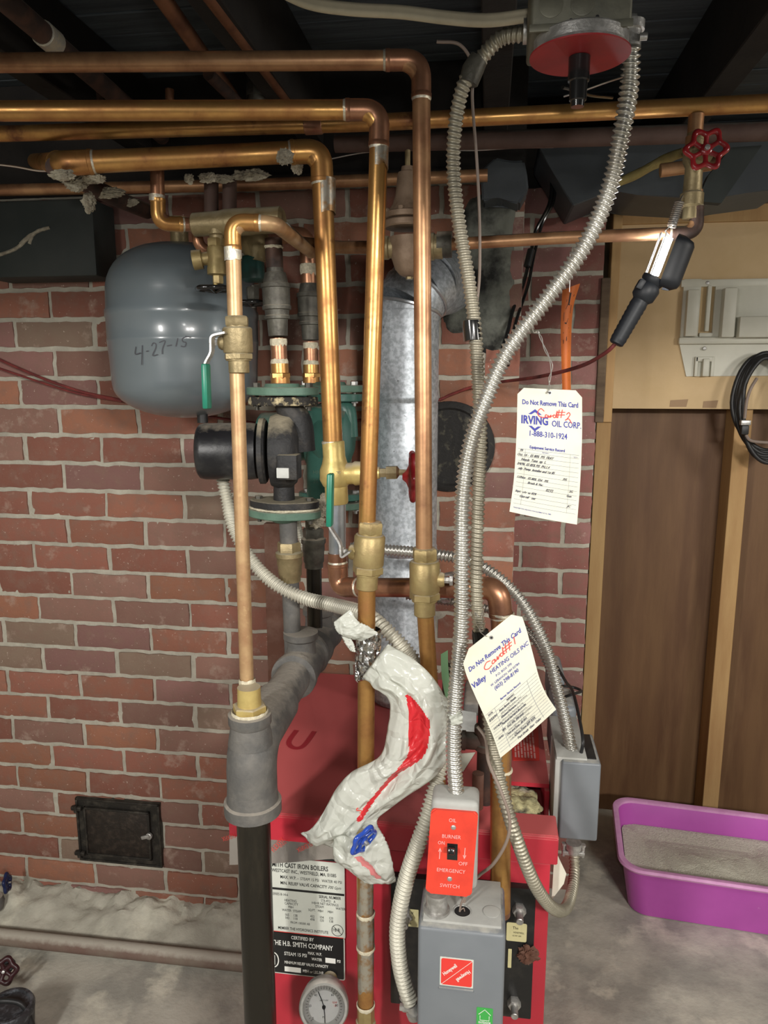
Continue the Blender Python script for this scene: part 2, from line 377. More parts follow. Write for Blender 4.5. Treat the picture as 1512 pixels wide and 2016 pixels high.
# ================================================================== THE SETTING
WB = 1.71          # brick chimney face
WR = 1.95          # recessed brick strip on the right
WP = 2.38          # brown plywood partition
def brick_mat(name, base):
    m = D.materials.new(name); m.use_nodes = True; MATS[name] = m; nt = m.node_tree; L = nt.links; b = nt.nodes['Principled BSDF']
    b.inputs['Roughness'].default_value = .88
    at = nt.nodes.new('ShaderNodeAttribute'); at.attribute_name = 'brickcol'
    tc = nt.nodes.new('ShaderNodeTexCoord')
    def nz(s, d): n = nt.nodes.new('ShaderNodeTexNoise'); n.inputs['Scale'].default_value = s; n.inputs['Detail'].default_value = d; n.inputs['Roughness'].default_value = .65; L.new(tc.outputs['Object'], n.inputs['Vector']); return n.outputs['Fac']
    def rg(s, a, c, hi=1): r = nt.nodes.new('ShaderNodeMapRange'); r.inputs['From Min'].default_value = a; r.inputs['From Max'].default_value = c; r.inputs['To Max'].default_value = hi; L.new(s, r.inputs['Value']); return r.outputs['Result']
    def mx(f, a, c):
        x = nt.nodes.new('ShaderNodeMix'); x.data_type = 'RGBA'; L.new(f, x.inputs['Factor'])
        for s, i in ((a, 6), (c, 7)):
            if isinstance(s, tuple): x.inputs[i].default_value = (*s, 1)
            else: L.new(s, x.inputs[i])
        return x.outputs[2]
    c = mx(rg(nz(30, 6), .45, .75, .75), at.outputs['Color'], (.19, .115, .085))
    c = mx(rg(nz(13, 8), .58, .72, .7), c, (.40, .31, .25))
    c = mx(rg(nz(140, 3), .68, .72, .8), c, (.55, .45, .38))
    # old soot marks: a cloud below the thimble / above on the chimney breast
    sx = nt.nodes.new('ShaderNodeSeparateXYZ'); L.new(tc.outputs['Object'], sx.inputs[0])
    L.new(c, b.inputs['Base Color'])
    bn = nt.nodes.new('ShaderNodeBump'); bn.inputs['Strength'].default_value = .5; bn.inputs['Distance'].default_value = .003
    L.new(nz(90, 8), bn.inputs['Height']); L.new(bn.outputs['Normal'], b.inputs['Normal'])
brick_mat('brick_face', None)
mat('mortar', (.43,.405,.335), .95, 0, (.33,.305,.25), 22, 6, .35, .65, .8, 70)
mat('concrete', (.46,.44,.375), .93, 0, (.31,.30,.26), 5.5, 12, .42, .58, .45, 70, col3=(.58,.555,.46), n3=7, lo3=.55, hi3=.66)
mat('rubble', (.50,.48,.40), .97, 0, (.36,.345,.285), 8, 8, .35, .6, 1.0, 45, col3=(.62,.60,.49), n3=5, lo3=.55, hi3=.7)

def bricks(name, X0, X1, W, ztop, zbase, pitch, length, offs, pal, mort_m='mortar', zlim=None, thick=.10):
    bm = NB(); lay = bm.loops.layers.float_color.new('brickcol')
    rnd = random.Random(hash(name) % 1000 if False else len(name)*31+5)
    rows = int((ztop-zbase)/pitch)+1
    g = .011
    for r in range(rows):
        z0 = zbase+r*pitch+g/2; z1 = z0+pitch-g
        x = X0 - length + (offs[r % 2] % length)
        while x < X1:
            a = max(X0, x+g/2+rnd.uniform(-.002, .002)); b_ = min(X1, x+length-g/2+rnd.uniform(-.002, .002))
            if rnd.random() < .04 and b_-a > .15: b_ -= .0
            if b_-a > .015:
                n0 = len(bm.verts); f0 = len(bm.faces)
                d = rnd.uniform(0, .0035)
                nx = max(2, int((b_-a)/.016)); nzr = 4
                grid = []
                for j in range(nzr+1):
                    row = []
                    for i in range(nx+1):
                        u = i/nx; v = j/nzr
                        edge = min(i, nx-i, 1)*min(j, nzr-j, 1)
                        xx = a+(b_-a)*u; zz = z0+(z1-z0)*v
                        nv = noise.noise_vector(Vector((xx*38, W*9, zz*38)))
                        yy = W-.004-d + (0 if edge else .0035+.0015*nv.y)+ nv.y*.0006
                        row.append(bm.verts.new((xx+nv.x*.0032, yy, zz+nv.z*.0036)))
                    grid.append(row)
                base = rnd.choice(pal); k = rnd.uniform(.82, 1.18)
                col = (base[0]*k, base[1]*k, base[2]*k, 1)
                fs = []
                for j in range(nzr):
                    for i in range(nx): fs.append(bm.faces.new((grid[j][i], grid[j][i+1], grid[j+1][i+1], grid[j+1][i])))
                loop = grid[0]+[grid[j][nx] for j in range(1, nzr+1)]+list(reversed(grid[nzr][:-1]))+[grid[j][0] for j in range(nzr-1, 0, -1)]
                back = [bm.verts.new((v.co.x, W+.012, v.co.z)) for v in loop]
                for i in range(len(loop)):
                    j = (i+1) % len(loop); fs.append(bm.faces.new((loop[i], back[i], back[j], loop[j])))
                for f in fs:
                    for l in f.loops: l[lay] = col
            x += length
    # mortar bed
    nx = int((X1-X0)/.012); nzr = int((ztop-zbase)/.012); G = []
    for j in range(nzr+1):
        row = []
        for i in range(nx+1):
            xx = X0+(X1-X0)*i/nx; zz = zbase+(ztop-zbase)*j/nzr
            yy = W+.0005-.0035*noise.noise(Vector((xx*45, 3, zz*45)))-.002*noise.noise(Vector((xx*120, 9, zz*120)))
            row.append(bm.verts.new((xx, yy, zz)))
        G.append(row)
    for j in range(nzr):
        for i in range(nx):
            f = bm.faces.new((G[j][i], G[j][i+1], G[j+1][i+1], G[j+1][i])); f.material_index = 1
    # solid behind
    f0 = len(bm.faces)
    v0 = len(bm.faces); box(bm, (X0, W+.02, zbase), (X1, W+thick, ztop))
    bm.faces.ensure_lookup_table()
    for f in bm.faces[v0:]: f.material_index = 1
    me = D.meshes.new(name); bm.to_mesh(me); bm.free(); me.materials.append(MATS['brick_face']); me.materials.append(MATS[mort_m])
    for p in me.polygons: p.use_smooth = True
    try: me.set_sharp_from_angle(angle=math.radians(50))
    except Exception: pass
    o = D.objects.new(name, me); COL.objects.link(o); o['kind'] = 'structure'; return o
PAL = [(.225,.088,.060)]*5+[(.245,.100,.064)]*3+[(.20,.105,.080)]*3+[(.18,.125,.090)]+[(.27,.115,.068)]*2+[(.20,.100,.086)]*2
XC = P(1017, 900, WB).x
bricks('wall_back', -1.75, XC, WB, 1.868, 1.1712-.0697*18, .0697, .2075, ((-1.0526+1.75), (-.9445+1.75)), PAL)
bricks('wall_alcove', XC-.02, P(1154, 1200, WR).x, WR, 1.905, -.02, .0690, .2075, (.05, .155), [(.25,.10,.085),(.22,.085,.07),(.20,.075,.06),(.235,.11,.10)], thick=.08)

bm = NB(); box(bm, (-1.75, WB+.02, 1.868), (XC, WB+.06, 2.12)); box(bm, (-1.75, WB+.005, 1.87), (XC, WB+.02, 1.90)); box(bm, (XC, WR+.02, 1.905), (.30, WR+.05, 2.12)); struct('trim_9', bm, 'joist_wood')   # dark boards standing in for the black area above the masonry
# plywood partition behind the alcove, cardboard-coloured panel, studs
bm = NB(); box(bm, (.20, WP, -.02), (2.2, WP+.02, 2.12)); struct('wall_right', bm, 'ply_brown')
XT = P(1187, 700, 2.28).x
bm = NB(); a = P(1187, 443, 2.28); b_ = P(1187, 804, 2.28)
box(bm, (XT, 2.272, b_.z), (XT+.60, 2.285, a.z), .001); box(bm, (XT+.602, 2.274, b_.z-.004), (2.1, 2.287, a.z), .001)
struct('trim_1', bm, 'panel_tan')                                            # tan board nailed on the studs
bm = NB(); x0 = P(1393, 1560, 2.29).x; box(bm, (x0-.012, 2.29, 0), (x0+.036, WP, 2.05), .002); struct('trim_2', bm, 'stud_wood')
bm = NB(); z0 = P(1300, 444, 2.27).z; z1 = P(1300, 408, 2.27).z; box(bm, (XT-.05, 2.26, z0+.004), (2.1, 2.37, z1), .002)
box(bm, (P(1187,600,2.26).x, 2.262, 1.3), (P(1212,600,2.26).x, 2.271, z0)); struct('trim_3', bm, 'stud_wood')
bm = NB(); box(bm, (XC, 2.15, z1), (2.1, WP, z1+.14), .004); jitter(bm, .004, 9); struct('trim_4', bm, 'old_wood')
# corner post beside the brick strip: old dark upper piece, newer lower strip
xa = P(1166, 1200, WR-.02).x
xp0 = P(1146, 1390, 2.20).x; xp1 = P(1173, 1390, 2.20).x
bm = NB(); box(bm, (xp0, 2.20, 0), (xp1, WP, P(1170, 832, 2.20).z), .002); struct('trim_5', bm, 'stud_wood')
bm = NB(); box(bm, (.268, WR-.012, P(1170, 832, WR-.02).z), (.290, WR+.05, P(1180, 545, WR-.02).z), .003); jitter(bm, .002, 20); struct('trim_6', bm, 'old_wood')
bm = NB(); box(bm, (.290, WR+.0, P(1170, 832, WR-.02).z), (.312, WP, 2.05), .002); struct('trim_7', bm, 'stud_wood')
bm = NB(); box(bm, (2.1, -2.2, -.02), (2.2, WP, 2.12)); struct('wall_side', bm, 'mortar')

# floor: rough slab with a crumbling ledge along the chimney foot
bm = NB(); nx, ny = 420, 260; X0, X1, Y0, Y1 = -1.9, 2.2, .35, 2.45; G = []
for j in range(ny+1):
    row = []
    for i in range(nx+1):
        x = X0+(X1-X0)*i/nx; y = Y0+(Y1-Y0)*j/ny
        z = .004*noise.noise(Vector((x*4, y*4, 0)))+.0015*noise.noise(Vector((x*25, y*25, 3)))
        if x < -.25:
            k = max(0, min(1, (y-1.56)/.13)); k = k*k*(3-2*k)
            k *= max(0, min(1, (-.25-x)/.1))
            z += k*(.048+.024*noise.noise(Vector((x*7, y*5, 8)))+.020*noise.noise(Vector((x*22, y*22, 5)))+.010*noise.noise(Vector((x*55, y*55, 2)))-.02*max(0, noise.noise(Vector((x*30, y*30, 9)))-.25))
        row.append(bm.verts.new((x, y, z)))
    G.append(row)
for j in range(ny):
    for i in range(nx):
        f = bm.faces.new((G[j][i], G[j][i+1], G[j+1][i+1], G[j+1][i]))
        if X0+(X1-X0)*i/nx < -.25 and Y0+(Y1-Y0)*j/ny > 1.56: f.material_index = 1
box(bm, (-1.9, -2.2, -.06), (2.2, 2.45, -.02))
box(bm, (-1.9, -2.2, -.02), (2.2, .352, -.002))
struct('floor', bm, ['concrete', 'rubble'], True)

# ceiling: subfloor boards on joists that run away from the camera
bm = NB(); y = -1.0
while y < 2.4:
    wdt = .085; box(bm, (-1.9, y+.0015, 2.12+random.uniform(0, .003)), (2.2, y+wdt, 2.14), .002, 1); y += wdt+.002
box(bm, (-1.9, -1.0, 2.142), (2.2, 2.5, 2.16))
XJ = .3806
for k in (-6, -5, -4, -3, -2, -1, 0, 1, 2, 3, 4):
    x = XJ+.405*k
    box(bm, (x, -1.0, 1.965), (x+.05, 2.4, 2.12), .002, 1)
struct('ceiling', bm, 'subfloor')
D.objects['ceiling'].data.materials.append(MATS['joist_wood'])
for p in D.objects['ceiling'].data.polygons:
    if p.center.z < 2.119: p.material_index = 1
bm = NB(); box(bm, (-1.9, -1.0, 1.985), (-1.84, 2.4, 2.12)); box(bm, (-1.9,-1.0,0), (-1.86, 1.8, 2.12)); struct('wall_left', bm, 'mortar')

# mortar patch and soot round the chimney thimble, part of the chimney face
bm = NB()
def blob(bm, pts, W, th, n=40, seed=0, rough=.006):
    pw = [P(a, b, W) for a, b in pts]; c = sum(pw, Vector())/len(pw)
    cr = crom(pw+[pw[0]], 8)[:-1]; m_ = len(cr); rings = []
    for k in range(7):
        s = 1-k/6; rr = []
        for i, p in enumerate(cr):
            q = c+(p-c)*s; e = min(1, k/1.2)
            nn = noise.noise(Vector((q.x*40, seed, q.z*40)))
            if k == 0: q = q+Vector((nn, 0, noise.noise(Vector((q.z*40, seed+3, q.x*40)))))*.008
            rr.append(bm.verts.new((q.x, W+.003-th*e-(rough*nn if k else 0), q.z)))
        rings.append(rr)
    for a, b in zip(rings, rings[1:]): bridge(bm, a, b)
    bm.faces.new(rings[-1])
blob(bm, [(868,480),(900,430),(930,372),(1012,372),(1014,480),(1012,600),(1005,680),(970,700),(940,690),(930,660),(900,668),(875,660),(866,580)], WB, .016, seed=4, rough=.003)
o = link('mortar_patch', bm, 'soot', None, True); tag(o, 'sooty grey cement smear around the flue pipe opening on the chimney', 'cement patch')

bm = NB(); box(bm, (-1.85, .15, 1.768), (2.1, .25, 1.966), .004); struct('trim_8', bm, 'joist_wood')      # girder out of view, added to keep the ceiling lights off the upper wall
# ================================================================== PIPES
ZV = Vector((0, 0, 1))
def pipe_thing(name, label, cat, pts, wpx, m, bend=.028, elbows=(), elbow_m=None, rings=(), segs=24, group=None, step=None, wref=0):
    """copper run through pixel/plane points; elbows: corner indices that carry a soldered fitting; rings: (pixel x, y, W)"""
    pw = [P(*p) for p in pts]; r = RD(pw[wref], wpx)
    path = fillet(pw, bend, 10)
    bm = NB(); sweep(bm, path, r, segs)
    root = link(name, bm, m); tag(root, label, cat, group)
    for i in elbows:
        a, b, c = pw[i-1], pw[i], pw[i+1]
        u = (a-b).normalized(); v = (c-b).normalized(); hub = bend+.012
        e = fillet([b+u*hub, b, b+v*hub], bend, 10)
        bm = NB(); sweep(bm, e, r*1.09, segs)
        for q, d in ((b+u*hub, -u), (b+v*hub, -v)): lathe(bm, q-d*.0015, d, [(0, r*1.0), (.001, r*1.13), (.006, r*1.14), (.0075, r*1.05)], segs)
        link('elbow', bm, elbow_m or m, root)
        for q, d in ((b+u*hub, u), (b+v*hub, v)):
            bm = NB(); lathe(bm, q-d*.001, d, [(0, r*1.07), (.002, r*1.075), (.005, r*1.01)], segs)
            link('solder_joint', bm, 'solder', root)
    return root, r, path
def joint(root, p, d, r, m='flux_crust', h=.008, k=1.12, seed=0):
    bm = NB(); d = Vector(d).normalized(); x, y, z = frame_z(d); n = 24; rs = []
    for j, (t, kk) in enumerate(((0, 1.0), (.15, k), (.6, k*1.01), (1, 1.0))):
        rs.append([bm.verts.new(Vector(p)+d*(h*t + (.35*h*noise.noise(Vector((i*.9, seed+j*.3, t))) if t > 0 else 0)) + x*(r*kk*math.cos(2*PI*i/n)) + y*(r*kk*math.sin(2*PI*i/n))) for i in range(n)])
    for a, b in zip(rs, rs[1:]): bridge(bm, a, b)
    return link('solder_joint', bm, m, root)

# the three big supply pipes: A (nearest the conduits), B (middle), C (with the gate valve)
A, rA, _ = pipe_thing('copper_pipe', 'long brownish copper pipe entering at the top left and turning straight down beside the flue', 'pipe',
    [(-60,124,1.0),(829,118,1.08),(835,1100,1.07)], 36, 'copper_brown', .035, (1,), 'copper_red', wref=1)
B, rB, _ = pipe_thing('copper_pipe', 'bright golden copper pipe turning down from the second ceiling run to the brass ball valve', 'pipe',
    [(-60,219,.96),(748,216,1.05),(722,1050,1.05)], 37, 'copper_gold', .033, (1,), 'copper_red', wref=1)
C_, rC, _ = pipe_thing('copper_pipe', 'thick golden copper pipe with whitish solder run dropping into the yellow gate valve', 'pipe',
    [(70,318,1.62),(120,322,1.10),(632,297,1.20),(656,885,1.20)], 41, 'copper_gold', .034, (1,2), 'copper_gold', wref=2)
# solder smears on the pipes
def sleeve(root, p0, p1, r, m, name='solder_smear'):
    bm = NB(); p0 = P(*p0); p1 = P(*p1); d = (p1-p0); x, y, z = frame_z(d); n = 28; k = 8; rs = []
    for j in range(k+1):
        t = j/k
        rs.append([bm.verts.new(p0+d*(t*(1+(.22*noise.noise(Vector((math.cos(2*PI*i/n)*1.6, math.sin(2*PI*i/n)*1.6, r*999))) if j == k else 0))) + x*(r*1.02*math.cos(2*PI*i/n)) + y*(r*1.02*math.sin(2*PI*i/n))) for i in range(n)])
    for a, b in zip(rs, rs[1:]): bridge(bm, a, b)
    return link(name, bm, m, root)
sleeve(C_, (640,352,1.20), (641,420,1.20), rC, 'solder_smear'); sleeve(B, (747,278,1.05), (746,330,1.05), rB, 'solder_smear')
joint(A, P(830,190,1.08), (0,0,-1), rA, 'solder', .006, 1.08); joint(C_, P(655,868,1.20), (0,0,-1), rC, 'solder', .006, 1.12)

# long main that crosses the whole picture, with the drop to the red wheel valve
M1, rM, _ = pipe_thing('copper_pipe', 'golden copper pipe crossing the full width behind the risers below the ceiling', 'pipe',
    [(-80,266,1.27),(700,243,1.27),(1600,199,1.27)], 34, 'copper_gold', .05, (), wref=2)
bm = NB(); q = P(600,247,1.27); q2 = P(640,245,1.27); lathe(bm, q, q2-q, [(0,rM),(.001,rM*1.12),(.028,rM*1.12),(.03,rM)], 24); link('coupling', bm, 'copper_red', M1)
bm = NB(); p0 = P(1371,226,1.27); lathe(bm, p0, (0,0,-1), [(0,.0115),(.03,.0115),(.031,.0135),(.045,.0135)], 20); link('branch_stub', bm, 'copper_brown', M1)
# lower copper line at y~360 seen behind
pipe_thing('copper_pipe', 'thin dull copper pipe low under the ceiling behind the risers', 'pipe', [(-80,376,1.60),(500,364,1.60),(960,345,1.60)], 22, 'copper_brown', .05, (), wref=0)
pipe_thing('iron_pipe', 'dusty dark iron pipe running sideways under the long copper main', 'pipe', [(660,283,1.45),(1100,272,1.45),(1620,255,1.45)], 36, 'pipe_rusty', .05, (), wref=2)

# runs up between the joists, heading away from the camera
for (x0,y0,x1,y1,w,m,l,z) in ((280,-60,392,98,30,'copper_red','left copper pipe of the pair slanting away between the ceiling joists',0),
                           (372,-60,492,98,25,'copper_red','right copper pipe of the pair slanting away between the ceiling joists',0),
                           ):
    a = PZ(x0,y0,1.97); b = PZ(x1,y1,1.97); far = a+(b-a)*1.0; far.y = 1.62; far.x = a.x+(b.x-a.x)*(1.62-a.y)/(b.y-a.y)
    bm = NB(); sweep(bm, [a, b, far], RD(b, w), 20); tag(link('copper_pipe', bm, m), l, 'pipe')
a = PZ(-60,-60,1.955); b = PZ(90,70,1.955); far = Vector((a.x+(b.x-a.x)*(1.6-a.y)/(b.y-a.y), 1.6, 1.955)); r0 = RD(b, 42)
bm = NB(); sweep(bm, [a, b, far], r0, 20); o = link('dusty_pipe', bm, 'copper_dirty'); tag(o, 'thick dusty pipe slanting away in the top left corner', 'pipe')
bm = NB(); lathe(bm, b-(b-a).normalized()*.01, b-a, [(0,r0),(.001,r0*1.15),(.035,r0*1.15),(.036,r0)], 20); link('coupling', bm, 'solder', o)
bm = NB(); sweep(bm, fillet([P(150,110,1.5), P(182,140,1.5), P(186,215,1.5)], .03), RD(P(186,170,1.5), 34), 18); tag(link('pipe_bend', bm, 'pipe_rusty'), 'short dark pipe bend between the two upper copper runs at left', 'pipe')
bm = NB(); sweep(bm, [P(410,145,1.3), P(500,235,1.5)], RD(P(410,150,1.3), 24), 18); tag(link('dusty_pipe', bm, 'copper_dirty'), 'dusty slanting pipe stub seen between the upper two copper runs', 'pipe')
bm = NB(); sweep(bm, [P(505,120,1.45), P(505,200,1.45), P(506,236,1.45)], RD(P(505,160,1.45), 34), 18); lathe(bm, P(505,168,1.45), (0,0,-1), [(0,.021),(.02,.021)], 8); tag(link('dusty_fitting', bm, 'valve_grey'), 'dusty grey threaded fitting hanging above the golden ceiling run', 'fitting')
bm = NB(); sweep(bm, [P(334,176,1.4), P(334,200,1.4), P(335,250,1.4)], .008, 12); tag(link('copper_stub', bm, 'copper_red'), 'tiny copper stub poking up above the golden ceiling run', 'pipe')

# diagonal run covered in lint at upper left
a = P(92,352,1.12); b = P(285,418,1.55); b = Vector((a.x + .02, 1.62, a.z))
bm = NB(); pts = [P(110,330,1.10), P(140,345,1.2), P(190,372,1.3), P(240,395,1.42), P(290,416,1.52)]
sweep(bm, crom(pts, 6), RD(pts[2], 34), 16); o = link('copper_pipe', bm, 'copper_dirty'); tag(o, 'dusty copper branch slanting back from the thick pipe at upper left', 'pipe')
def lint(name, label, cs, amp=.012, m='lint', cat='lint'):
    bm = NB()
    for k, (x, y, W, rx, ry) in enumerate(cs):
        c = P(x, y, W); b2 = NB(); bmesh.ops.create_icosphere(b2, subdivisions=4, radius=1)
        for v in b2.verts:
            n = 1+.35*noise.noise(v.co*1.7+Vector((k*5, x*.1, 0)))+.30*noise.noise(v.co*5+Vector((k, 0, y*.1)))+.25*noise.noise(v.co*12+Vector((k, 2, y*.1)))
            v.co = Vector((v.co.x*RD(c, rx*2)*n, v.co.y*RD(c, (rx+ry))*.6*n, v.co.z*RD(c, ry*2)*n))+c
        me = D.meshes.new('t'); b2.to_mesh(me); b2.free(); bm.from_mesh(me); D.meshes.remove(me)
    o = link(name, bm, m); tag(o, label, cat, kind='stuff'); return o
lint('lint_clump', 'grey brown lint and cobweb caught on the dusty branch at upper left', [(122,345,1.08,26,10),(150,360,1.17,22,14),(185,352,1.12,22,8),(215,380,1.3,30,10),(175,398,1.2,12,18),(250,398,1.42,20,8)])
lint('lint_clump', 'dirty lint hanging under the thick copper pipe above the brass mixing valve', [(372,352,1.22,10,9),(410,350,1.22,17,9),(440,352,1.24,20,7),(475,345,1.24,18,8),(500,345,1.24,26,10),(560,310,1.16,16,14),(585,330,1.2,10,12)])
# cobweb strands at left
bm = NB()
for pts in ([(-10,505,1.6),(30,490,1.6),(55,470,1.6),(75,455,1.6),(98,448,1.6)], [(40,480,1.6),(62,462,1.6),(58,480,1.6)]):
    q = crom([P(*p) for p in pts], 6); sweep(bm, q, [.0035+.002*abs(noise.noise(Vector((i*.7, 3, 1)))) for i in range(len(q))], 8)
tag(link('dusty_cobweb', bm, 'lint'), 'dusty cobweb rope on the dark wall left of the grey tank', 'cobweb')

# ---- thin riser on the left with its ball valve
L_, rL, _ = pipe_thing('copper_pipe', 'slim pale copper riser at far left, bending back over the brass mixing valve', 'pipe',
    [(487,1372,1.02),(457,437,1.02),(541,440,1.03),(612,497,1.38)], 27, 'copper_pale', .024, (1,), 'copper_gold', wref=0)
sleeve(L_, (458,487,1.02), (459,512,1.02), rL*1.12, 'solder'); joint(L_, P(487,1350,1.02), (0,0,1), rL*1.15, 'flux_crust', .012, 1.06)
bm = NB(); sweep(bm, [P(560,452,1.15), P(612,497,1.40)], rL*1.04, 20); link('dusty_end', bm, 'valve_grey', L_)

def hexprof(bm, p, d, h, r, ph=0): lathe(bm, p, d, [(0, r*.93), (h*.12, r), (h*.88, r), (h, r*.93)], 6, ph)
def ball_valve(name, label, top, bot, wpx, m, stem_dx, handle_pts, handle_m='green_vinyl', levers='steel_zinc', Wd=None, stem_y=None):
    p0 = P(*top); p1 = P(*bot); d = (p1-p0); Ln = d.length; d.normalize(); r = RD((p0+p1)/2, wpx)
    root = thing(name, label, 'valve', p1)
    bm = NB()
    lathe(bm, p0, d, [(0, r*.62), (.002, r*.72), (Ln*.19, r*.72), (Ln*.195, r*.90), (Ln*.225, r*1.0), (Ln*.62, r*1.0), (Ln*.64, r*.97), (Ln*.645, r*.86), (Ln*.78, r*.84), (Ln*.785, r*.70), (Ln*.985, r*.70), (Ln, r*.62)], 32)
    hexprof(bm, p0+d*(Ln*.01), d, Ln*.17, r*.84, .3); hexprof(bm, p0+d*(Ln*.65), d, Ln*.11, r*1.02, .1)
    link('body', bm, m, root)
    c = p0+d*(Ln*.46); sx = Vector((1, 0, 0))*stem_dx
    bm = NB(); lathe(bm, c, sx, [(0, r*.55), (r*1.15, r*.5), (r*1.3, r*.42)], 20); link('bonnet', bm, m, root)
    bm = NB(); lathe(bm, c+sx.normalized()*r*1.28, sx, [(0, r*.22), (.008, r*.22), (.0082, r*.36), (.013, r*.36)], 6); link('stem_nut', bm, 'steel_zinc', root)
    hp = [P(*q) for q in handle_pts]
    # flat lever
    def strap(pts, wd, th, mm, nm):
        bm = NB(); prev = None; cr = fillet(pts, .006, 5); sect = []
        for i, p in enumerate(cr):
            t = (cr[min(i+1, len(cr)-1)]-cr[max(i-1, 0)]).normalized()
            dep_ = Vector((0, 1, 0)); n_ = t.cross(dep_).normalized()
            sect.append([bm.verts.new(p+dep_*a*wd/2+n_*b*th/2) for a, b in ((-1,-1),(1,-1),(1,1),(-1,1))])
        for a, b in zip(sect, sect[1:]): bridge(bm, a, b)
        bm.faces.new(sect[0]); bm.faces.new(list(reversed(sect[-1])))
        return link(nm, bm, mm, root)
    k = len(hp)-2
    strap(hp[:k+1]+[hp[k].lerp(hp[k+1], .3)], .013, .0028, levers, 'lever')
    bm = NB(); a, b = hp[k], hp[k+1]; t = (b-a).normalized(); x = t.cross(Vector((0,1,0))).normalized()
    obb(bm, (a+b)/2, x, Vector((0,1,0)), t, .0042, .009, (b-a).length/2, .0025); link('grip', bm, handle_m, root)
    return root
ball_valve('ball_valve', 'brass ball valve on the slim left riser, green lever hanging before the tank', (466,622,1.02), (471,735,1.02), 58, 'bronze_mixer', -1,
           [(445,655,1.00),(417,661,1.0),(418,694,1.0),(405,716,1.0),(408,805,1.0)])
joint(D.objects['ball_valve'], P(465,622,1.02), (0,0,-1), rL*1.1, 'flux_crust', .010, 1.1, 3)
bv2 = ball_valve('ball_valve', 'brass ball valve on the golden middle riser with green lever pointing up', (730,1026,1.05), (722,1160,1.05), 61, 'brass', -1,
           [(690,1085,1.03),(672,1098,1.03),(671,1070,1.03),(649,1036,1.03),(651,932,1.03)])
bv3 = ball_valve('ball_valve', 'brass ball valve on the brown right riser with lever turned to the rear', (836,1078,1.07), (836,1212,1.07), 60, 'brass', 1,
           [(868,1133,1.09),(893,1128,1.11),(894,1165,1.16),(885,1180,1.2),(870,1182,1.24)], handle_m='steel_zinc')
# drops below those valves
B2, rB2, _ = pipe_thing('copper_pipe', 'golden copper drop below the middle ball valve, wrapped in foil behind the bag', 'pipe', [(722,1155,1.05),(720,1560,1.05),(718,1700,1.05),(721,2080,1.05)], 35, 'copper_gold', .03, (), wref=0)
sleeve(B2, (719,1700,1.05), (719,1790,1.05), rB2*1.0, 'solder_smear'); 
bm = NB(); a = P(719,1795,1.05); b = P(720,1865,1.05); lathe(bm, a, b-a, [(0,rB2),(.001,rB2*1.1),((b-a).length-.001,rB2*1.1),((b-a).length,rB2)], 24); link('coupling', bm, 'solder_smear', B2)
for y, s in ((1795,1),(1862,2),(1975,4)): joint(B2, P(720,y,1.05), (0,0,-1), rB2*1.08, 'flux_crust', .007, 1.08, s)
bm = NB(); a = P(720,1978,1.05); lathe(bm, a, (0,0,-1), [(0,rB2*1.1),(.03,rB2*1.12),(.032,rB2*1.3),(.06,rB2*1.3)], 8); link('adapter', bm, 'brass', B2)
sleeve(B2, (720,1866,1.05), (720,1940,1.05), rB2, 'solder_smear')
A2, rA2, _ = pipe_thing('copper_pipe', 'golden copper drop below the right ball valve, disappearing behind the bag', 'pipe', [(837,1205,1.07),(845,1330,1.07),(866,1590,1.07)], 33, 'copper_gold', .03, (), wref=0)
# C2: from gate valve down, across and down again to the controller
C2, rC2, _ = pipe_thing('copper_pipe', 'reddish copper pipe crossing sideways below the gate valve, then dropping down the boiler front', 'pipe',
    [(664,1088,1.20),(667,1156,1.20),(980,1158,1.06),(988,1230,1.06),(985,1800,1.06)], 36, 'copper_red', .030, (1,2), 'copper_red', wref=1)
joint(C2, P(988,1205,1.06), (0,0,-1), rC2*1.08, 'solder', .006, 1.1, 6); joint(C2, P(986,1512,1.06), (0,0,-1), rC2, 'flux_crust', .006, 1.15, 7)
bm = NB(); sweep(bm, [P(988,1215,1.06), P(986,1500,1.06), P(985,1790,1.06)], rC2*1.02, 24); link('lower_length', bm, 'copper_gold', C2)
bm = NB(); sweep(bm, [P(664,985,1.20), P(664,1092,1.20)], rC2*.92, 24); o = link('grey_nipple', bm, 'galv_smooth', C2)

# yellow gate valve
gv = thing('gate_valve', 'yellow brass gate valve below the thick copper pipe, dark red handwheel at its side', 'valve', P(660,985,1.20))
p0 = P(656,868,1.20); p1 = P(664,992,1.20); d = (p1-p0); Ln = d.length; r = RD(p0, 45)
bm = NB(); lathe(bm, p0, d, [(0,r*.9),(.002,r*.98),(Ln*.24,r*.98),(Ln*.34,r*1.1),(Ln*.44,r*1.34),(Ln*.60,r*1.40),(Ln*.70,r*1.15),(Ln*.72,r*1.02),(Ln*.97,r*1.0),(Ln,r*.92)], 28); link('body', bm, 'brass_bright', gv)
c = p0+d*.52; ex = P(780,930,1.20)-c
bm = NB(); lathe(bm, c, ex, [(0,r*1.0),(.03,r*.95),(.034,r*1.08),(.062,r*.95),(.066,r*.62),(.075,r*.5)], 24); link('bonnet', bm, 'brass_bright', gv)
bm = NB(); lathe(bm, c+ex.normalized()*.074, ex, [(0,r*.42),(.012,r*.42),(.0125,r*.62),(.030,r*.62),(.034,r*.3),(.05,r*.22),(.056,r*.2)], 6); link('packing_nut', bm, 'bronze_mixer', gv)
